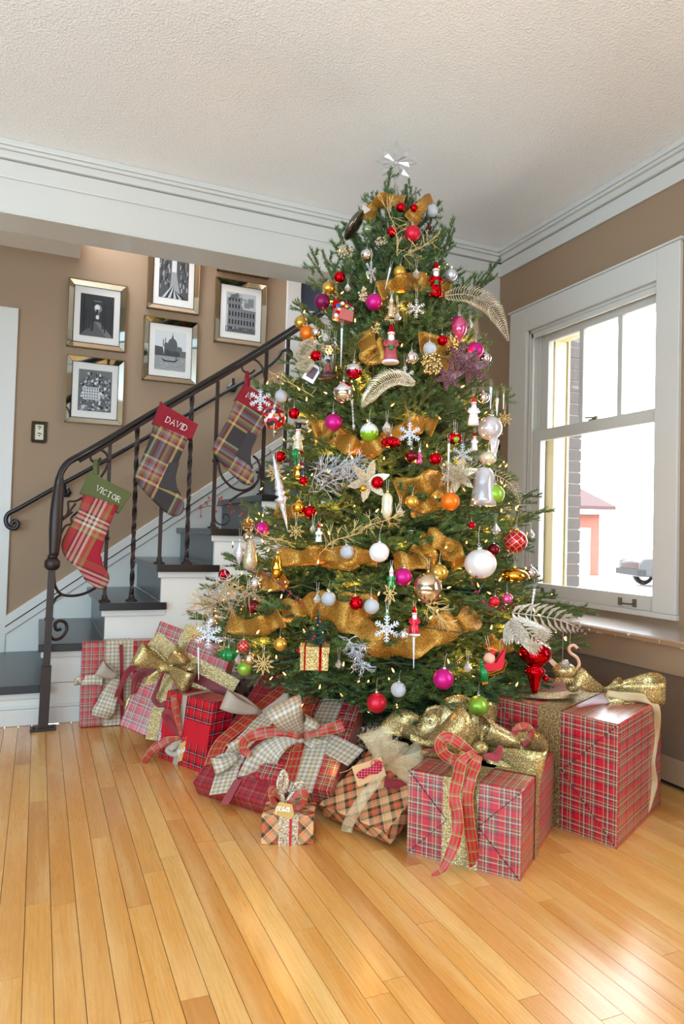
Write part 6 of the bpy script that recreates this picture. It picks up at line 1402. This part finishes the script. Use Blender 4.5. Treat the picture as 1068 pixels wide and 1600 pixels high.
m = M(); m.box(-.5 * u, -.3 * u, -.05 * u, .05 * u, -.55 * u, -.38 * u); obj('lantern', m, OM['gold_s'], r, bevel=.001); hang(r, .5 * u, .05); note(770, 1040, 24, r)
# swan
r = start('swan_ornament', 'peach swan with a gold ruff above the largest tartan gift', 'ornament', 884, 1036, 1.0, None, 0); u = size_at(r, 56)
m = M(); m.tube(bez([(.22 * u, 0, -.25 * u), (.36 * u, 0, -.05 * u), (.30 * u, 0, .15 * u), (.1 * u, 0, .3 * u), (.08 * u, 0, .44 * u), (.2 * u, 0, .5 * u), (.3 * u, 0, .42 * u)], 5), .045 * u, 10); obj('neck', m, skin_o, r, smooth=True)
m = M(); m.lathe([(.03 * u, 0), (.004 * u, .14 * u)], 8, (.3 * u, 0, .42 * u), axis=Matrix.Rotation(2.4, 3, 'Y')); obj('bill', m, black_o, r); m = M(); m.ball((-.05 * u, 0, -.2 * u), .28 * u, 14, sz=.75, sx=1.2); obj('body', m, gold_glit, r, smooth=True)
m = M()
for i in range(26): a = 2 * PI * i / 26; m.strip([(-.02 * u, 0, -.25 * u), (-.02 * u + .25 * u * math.cos(a), .2 * u * math.sin(a), -.38 * u), (.34 * u * math.cos(a), .28 * u * math.sin(a), -.5 * u)], [.02 * u, .07 * u, .03 * u], Vector((-math.sin(a), math.cos(a), 0)))
obj('ruff', m, gold_glit, r, kind='stuff'); m = M(); m.strip([(-.2 * u, 0, -.1 * u), (-.4 * u, 0, .02 * u), (-.5 * u, 0, .1 * u)], [.1 * u, .2 * u, .1 * u], (0, .4, 1)); obj('tail', m, skin_o, r)
m = M(); m.ball((-.1 * u, -.22 * u, 0), .14 * u, 7); obj('jewel', m, cl2, r); m = M(); m.tube([(-.1 * u, 0, 0), (-.1 * u, 0, .9 * u)], .0008, 4); m.tube([(.1 * u, 0, .45 * u), (.1 * u, 0, .9 * u)], .0008, 4); obj('hanger', m, wire_m, r); note(884, 1036, 24, r)
# bird / blue enamel fish near the top
r = start('glass_fish_ornament', 'dark silver glass fish with a turquoise stripe near the top', 'ornament', 553, 352, 1.03, None, .01); u = size_at(r, 52); r.rotation_euler = (0, -1.0, YAW)
m = M(); m.ball((0, 0, 0), .5 * u, 16, sz=.32); obj('body', m, mat('smoky_mirror', '#6d665c', .12, .9), r, smooth=True); m = M(); m.lathe([(.13 * u, -.06 * u), (.165 * u, 0), (.13 * u, .06 * u)], 16, axis=Matrix.Rotation(PI / 2, 3, 'Y')); obj('turquoise_band', m, mat('turquoise_enamel', '#5fb3b8', .2, .3), r, smooth=True); m = M(); m.strip([(.4 * u, 0, 0), (.55 * u, 0, 0), (.68 * u, 0, 0)], [.05 * u, .2 * u, .3 * u], (0, 0, 1)); obj('tail', m, OM['sil_s'], r)
r = start('striped_glass_ornament', 'small green and cream striped glass near the top', 'ornament', 574, 358, 1.0); u = size_at(r, 16)
m = M(); m.ball((0, 0, 0), u * .5, 12, flute=.06, fn=10); obj('body', m, mat('sage_striped_glass', '#7d8f6a', .2, .5), r, smooth=True); m = M(); m.tube([(u * .5 * math.cos(a), u * .5 * math.sin(a), .002) for a in np.linspace(0, 6.28, 16)], .0012, 4); obj('band', m, OM['cream'], r)
# berries, beads, sprigs, twigs, feathers, leaf picks
rb_ = mat('frosted_red_berry', '#8f2430', .6); gb_ = mat('gold_bead', '#d8bd86', .2, .9); cb_ = mat('cream_bead', '#d9c8a8', .3, .5)
sprig('twig of frosted red berries sticking out over the stairs', [(390, 800), (360, 794), (335, 790), (312, 794)], bark, rb_, 1.03, 16, 16, 2.6, 3); sprig('twig of frosted red berries at the lower left', [(412, 897), (435, 912), (455, 928), (473, 944)], bark, rb_, 1.02, 16, 7, 2.6, 4)
sprig('dark red berries on the lower right', [(735, 905), (745, 925), (755, 940)], bark, rb_, 1.02, 6, 10, 2.8, 5); sprig('cluster of dark cherries on the lower right', [(758, 945), (775, 952), (800, 955), (808, 962)], bark, OM['red_d'], 1.02, 9, 9, 3.4, 6)
for a in [('gold bead cluster under the silver ball, upper right', 674, 568, 34, 38, gb_, 90, 2.4, .98), ('gold beads right of the shiny red ball', 707, 538, 22, 36, gb_, 50, 2.2), ('cream bead cluster on the upper left near the top', 540, 394, 26, 22, cb_, 40, 1.8, 1.0), ('cream beads above the magenta ball', 567, 460, 14, 26, cb_, 30, 2), ('cream beads near the matte red ball, top', 595, 376, 22, 14, cb_, 26, 1.6), ('gold beads low in the upper middle', 588, 513, 16, 18, gb_, 24, 2)]: bead_cluster(*a, seed=len(a[0]))
for a in [('silver glitter fern sprig in the left middle', [(490, 745), (510, 735), (535, 728), (560, 722)], silv_glit, 70, 26, 11), ('silver glitter fern sprig below the first', [(500, 765), (520, 752), (545, 745), (560, 740)], silv_glit, 40, 22, 12), ('silver glitter leaf spray at the bottom centre', [(545, 1000), (553, 1015), (560, 1030), (568, 1045)], silv_glit, 60, 14, 13), ('second silver glitter spray at the bottom centre', [(570, 1008), (560, 1020), (550, 1045)], OM['sil_s'], 40, 12, 14),
          ('gold twig spray at the lower left edge', [(395, 925), (365, 930), (340, 940), (318, 952)], champ, 70, 26, 15), ('pale twig spray on the far lower left', [(380, 915), (350, 925), (322, 938), (305, 945)], straw, 40, 24, 16), ('silver twig cluster at the left edge', [(355, 905), (345, 915), (335, 925)], silv_glit, 30, 18, 17),
          ('bare gold twigs in the centre left', [(505, 860), (520, 845), (545, 838), (566, 832)], straw, 22, 22, 18), ('bare gold twigs in the centre', [(570, 824), (585, 818), (605, 812), (618, 805)], straw, 26, 16, 19), ('bare gold twigs on the lower right', [(665, 945), (680, 955), (690, 970)], straw, 24, 20, 20),
          ('gold twig reaching left over the third stocking', [(490, 620), (460, 602), (440, 592), (420, 580)], straw, 14, 14, 21), ('gold twig on the left by the magenta ball', [(450, 846), (430, 842), (412, 836), (398, 826)], straw, 16, 10, 22), ('gold wire twigs at the very top', [(620, 400), (618, 360), (606, 330), (604, 305)], straw, 20, 22, 23), ('gold wire twigs beside the top ball', [(630, 400), (660, 385), (680, 370)], straw, 16, 18, 24),
          ('cream lace twig mass on the right', [(690, 740), (705, 745), (722, 740), (735, 730)], champ, 60, 20, 25), ('gold twigs in the upper middle', [(600, 500), (612, 488), (625, 478)], straw, 18, 16, 26)]:
    sprig(a[0], a[1], a[2], None, 1.0, a[3], a[4], 2, a[5], name='twig_spray')
silv_pale = glitter('pale_silver_glitter', '#b3a692', '#f2eadb', '#776b58', 900, metal=.45)
feather('long champagne feather arching out at the upper right', [(695, 462), (730, 460), (760, 474), (780, 500), (794, 533)], 18, champ, 1.05, 40, sweep=.5); feather('pale champagne feather in the upper middle', [(648, 600), (625, 592), (600, 598), (578, 618), (565, 636)], 16, champ, 1.02, 36, both=True)
feather('cream feather at the upper left edge', [(492, 530), (478, 545), (468, 565)], 13, champ, 1.03, 22); feather('champagne feather on the upper left, lower tuft', [(490, 565), (475, 572), (462, 570)], 12, champ, 1.02, 20)
feather('large silver leaf feather at the lower right', [(800, 958), (835, 962), (870, 968), (900, 980), (917, 992)], 24, silv_pale, 1.03, 13, push=.05, sweep=.9); feather('silver leaf feather drooping over the red finial', [(798, 968), (820, 985), (840, 1000), (858, 1010)], 26, silv_pale, 1.03, 10, push=.06, sweep=1.0); feather('third silver leaf feather hanging at the lower right', [(797, 968), (802, 985), (808, 1005)], 22, silv_pale, 1.03, 8, push=.06, sweep=1.0)
feather('pale glittered branch arching over the right edge', [(745, 735), (780, 745), (805, 765), (812, 790)], 10, champ, 1.02, 20)
for (lb, x_, y_, s_, c_) in [('gold lace leaf flower in the centre', 575, 752, 34, champ), ('gold lace leaf flower right of centre', 715, 742, 30, champ), ('plum glitter leaf cluster on the upper right', 735, 575, 30, plum_glit), ('plum glitter leaf cluster below the magenta ball', 718, 560, 24, plum_glit), ('dark plum lace leaves in the upper right middle', 700, 590, 24, plum_glit)]:
    r = start('leaf_pick', lb, 'ornament', x_, y_, 1.0, None, .0); u = size_at(r, s_)
    for i in range(6):
        a = i * PI / 3 + .3; d = Vector((math.cos(a), -.35, math.sin(a))); m = M(); m.strip([(0, 0, 0), tuple(d * u * .4), tuple(d * u * .75), tuple(d * u)], [.005, u * .42, u * .3, .002], (-math.sin(a), 0, math.cos(a))); obj('leaf', m, c_, r, solid=.001)
# crystal star at the top
tp = Vector((TX - .02, TY, 2.51)); tp = at_depth(618, 254, DA)
r = thing('tree_topper', 'clear faceted crystal star topper at the tip of the tree', 'tree topper', tuple(tp), (0, 0, YAW)); R_ = size_at(r, 33)
for i in range(8):
    a = i * PI / 4 + PI / 2; l = R_ * (1.05 if i % 2 == 0 else .95); d = Vector((math.cos(a), 0, math.sin(a))); s = Vector((-math.sin(a), 0, math.cos(a))); y_ = Vector((0, 1, 0)); w_ = R_ * .2; th = R_ * .07
    P = [d * l * .06, d * l * .62 + s * w_, d * l, d * l * .62 - s * w_, d * l * .55 + y_ * th, d * l * .55 - y_ * th]
    m = M(); m.raw(P, [(0, 1, 4), (1, 2, 4), (2, 3, 4), (3, 0, 4), (1, 0, 5), (2, 1, 5), (3, 2, 5), (0, 3, 5)]); obj('crystal_ray', m, cl2, r)
m = M(); m.ball((0, 0, 0), R_ * .13, 8); obj('hub', m, cl2, r); m = M(); m.lathe([(.012, -R_ * 1.25), (.02, -R_ * 1.9), (.006, -R_ * 1.0)], 8); m.tube([(.012 * math.cos(a * 2), .012 * math.sin(a * 2), -R_ * 1.15 - a * .006) for a in np.linspace(0, 9, 40)], .0015, 5); obj('coil_stem', m, cap_s, r)

# gold mesh ribbon wound round the tree
gr_ = thing('ribbon_garland', 'wide gold mesh ribbon wound round the tree in swags', 'ribbon', (TX, TY, 1.2))
def swag(L, w_px, k=.9, m_=None, tw=.55, push=0):
    k = k * .965; P = world_px(L, k, 7, push); t_ = (P[0] - Vector(CP)).dot(CF); W_ = w_px * t_ / FPX; D = []; Wd = []
    for i in range(len(P)):
        t = (P[min(i + 1, len(P) - 1)] - P[max(i - 1, 0)]).normalized(); v_ = (P[i] - Vector(CP)).normalized(); d = t.cross(v_).normalized()
        if D and D[-1].dot(d) < 0: d = -d
        D.append((d + v_ * tw * math.sin(i * .38 + w_px)).normalized()); Wd.append(W_ * (1.08 + .2 * math.sin(i * .7)))
    P = [q - (q - Vector(CP)).normalized() * (.03 * math.sin(i * .62 + w_px)) for i, q in enumerate(P)]
    m = M(); m.strip(P, Wd, D); obj('ribbon_swag', m, m_ or tree_gold, gr_, world=True, smooth=True, solid=.0006)
for a in [([(570, 345), (585, 322), (605, 312), (630, 318)], 20, 1.0), ([(640, 345), (660, 322), (676, 312)], 22, 1.0), ([(590, 455), (612, 448), (640, 440), (662, 442)], 26, .95), ([(645, 438), (675, 445), (700, 458)], 24, .92), ([(565, 520), (575, 540), (585, 555), (605, 545)], 34, .97), ([(655, 540), (680, 538), (692, 560), (690, 585)], 34, .92),
          ([(487, 672), (505, 668), (520, 682), (545, 695), (572, 700), (600, 690)], 26, .97), ([(490, 680), (520, 676), (540, 690)], 22, .94), ([(600, 690), (630, 672), (660, 662), (680, 668)], 26, .94), ([(620, 770), (655, 758), (690, 752), (715, 765)], 34, .92), ([(640, 795), (670, 790), (700, 770)], 26, .88),
          ([(432, 868), (470, 872), (505, 866), (545, 868), (590, 872)], 26, .96), ([(505, 872), (530, 880), (560, 875)], 22, .9), ([(615, 880), (645, 878), (670, 865), (650, 845)], 30, .95), ([(665, 840), (690, 848), (712, 868), (722, 885)], 30, .95), ([(395, 900), (420, 915), (445, 900)], 24, .88),
          ([(490, 945), (525, 955), (560, 975), (600, 1005), (640, 1005), (680, 990), (712, 968)], 40, .95), ([(355, 972), (385, 980), (420, 975), (440, 965)], 26, .93), ([(440, 955), (470, 950), (500, 940)], 30, .9), ([(585, 950), (560, 940), (530, 945)], 30, .88), ([(690, 985), (720, 975), (745, 960)], 34, .9), ([(760, 1000), (780, 1010), (800, 1005)], 22, .9), ([(430, 795), (455, 800), (475, 790)], 22, .88)]: swag(*a)

build_branches()

# ---------------------------------------------------------------- string lights
sl_ = thing('string_lights', 'green wire string of small warm white lights wound through the tree', 'string lights', (TX, TY, .6))
warm = mat('warm_bulb', '#ffd9a0', .3); bb = warm.node_tree.nodes['Principled BSDF']; bb.inputs['Emission Color'].default_value = (1, .42, .09, 1); bb.inputs['Emission Strength'].default_value = 5.5
try: warm.cycles.emission_sampling = 'NONE'
except Exception: pass
sock = mat('green_socket', '#1d4a3c', .5)
m = M(); m.lathe([(.0032, -.016), (.0034, 0)], 7, mi=0); m.lathe([(.0026, 0), (.0034, .005), (.0028, .011), (.0004, .018)], 7, mi=1); bm_ = mesh_of('bulb', m, [sock, warm], True)
wire_p = []; nbulb = 0; R = random.Random(11); TURN = 11
for i in range(285):
    f = (i + .5) / 285; z = .26 + 2.12 * (1 - (1 - f) ** .62) if False else .24 + 2.14 * (1 - math.sqrt(1 - f * .985)); az = f * TURN * 2 * PI * 1.0 + R.uniform(-.08, .08); k = R.uniform(.78, .97)
    if (math.cos(az - cam_az) < -.25) and R.random() < .4: az = cam_az + R.uniform(-1.3, 1.3)
    r_ = rad(z, math.cos(az), math.sin(az)) * k; p = Vector((TX + r_ * math.cos(az), TY + r_ * math.sin(az), z + R.uniform(-.03, .03)))
    o = bpy.data.objects.new('bulb', bm_); C.objects.link(o); o.parent = sl_; o.location = p - sl_.location; o.scale = (.85,) * 3; o.rotation_euler = (R.uniform(-1.1, 1.1), R.uniform(-1.1, 1.1), 0)
wp = []
for i in range(520):
    f = i / 519; z = .24 + 2.1 * (1 - math.sqrt(1 - f * .985)); az = f * TURN * 2 * PI; r_ = rad(z, math.cos(az), math.sin(az)) * (.86 + .08 * math.sin(i * 1.3)); wp.append((TX + r_ * math.cos(az), TY + r_ * math.sin(az), z + .015 * math.sin(i * 2.1)))
m = M(); m.tube(wp, .0016, 4); obj('wire', m, sock, sl_, world=True)
for i in range(40):
    f = (i + .5) / 40; z = .46 + 1.82 * (1 - math.sqrt(1 - f * .97)); az = cam_az + (((i * .618) % 1) - .5) * 3.6; r_ = rad(z, math.cos(az), math.sin(az)) * .74
    l = bpy.data.lights.new('bulb_glow', 'POINT'); l.energy = 1.05; l.color = (1, .43, .11); l.shadow_soft_size = .02
    o = bpy.data.objects.new('bulb_glow', l); C.objects.link(o); o.location = (TX + r_ * math.cos(az), TY + r_ * math.sin(az), z)
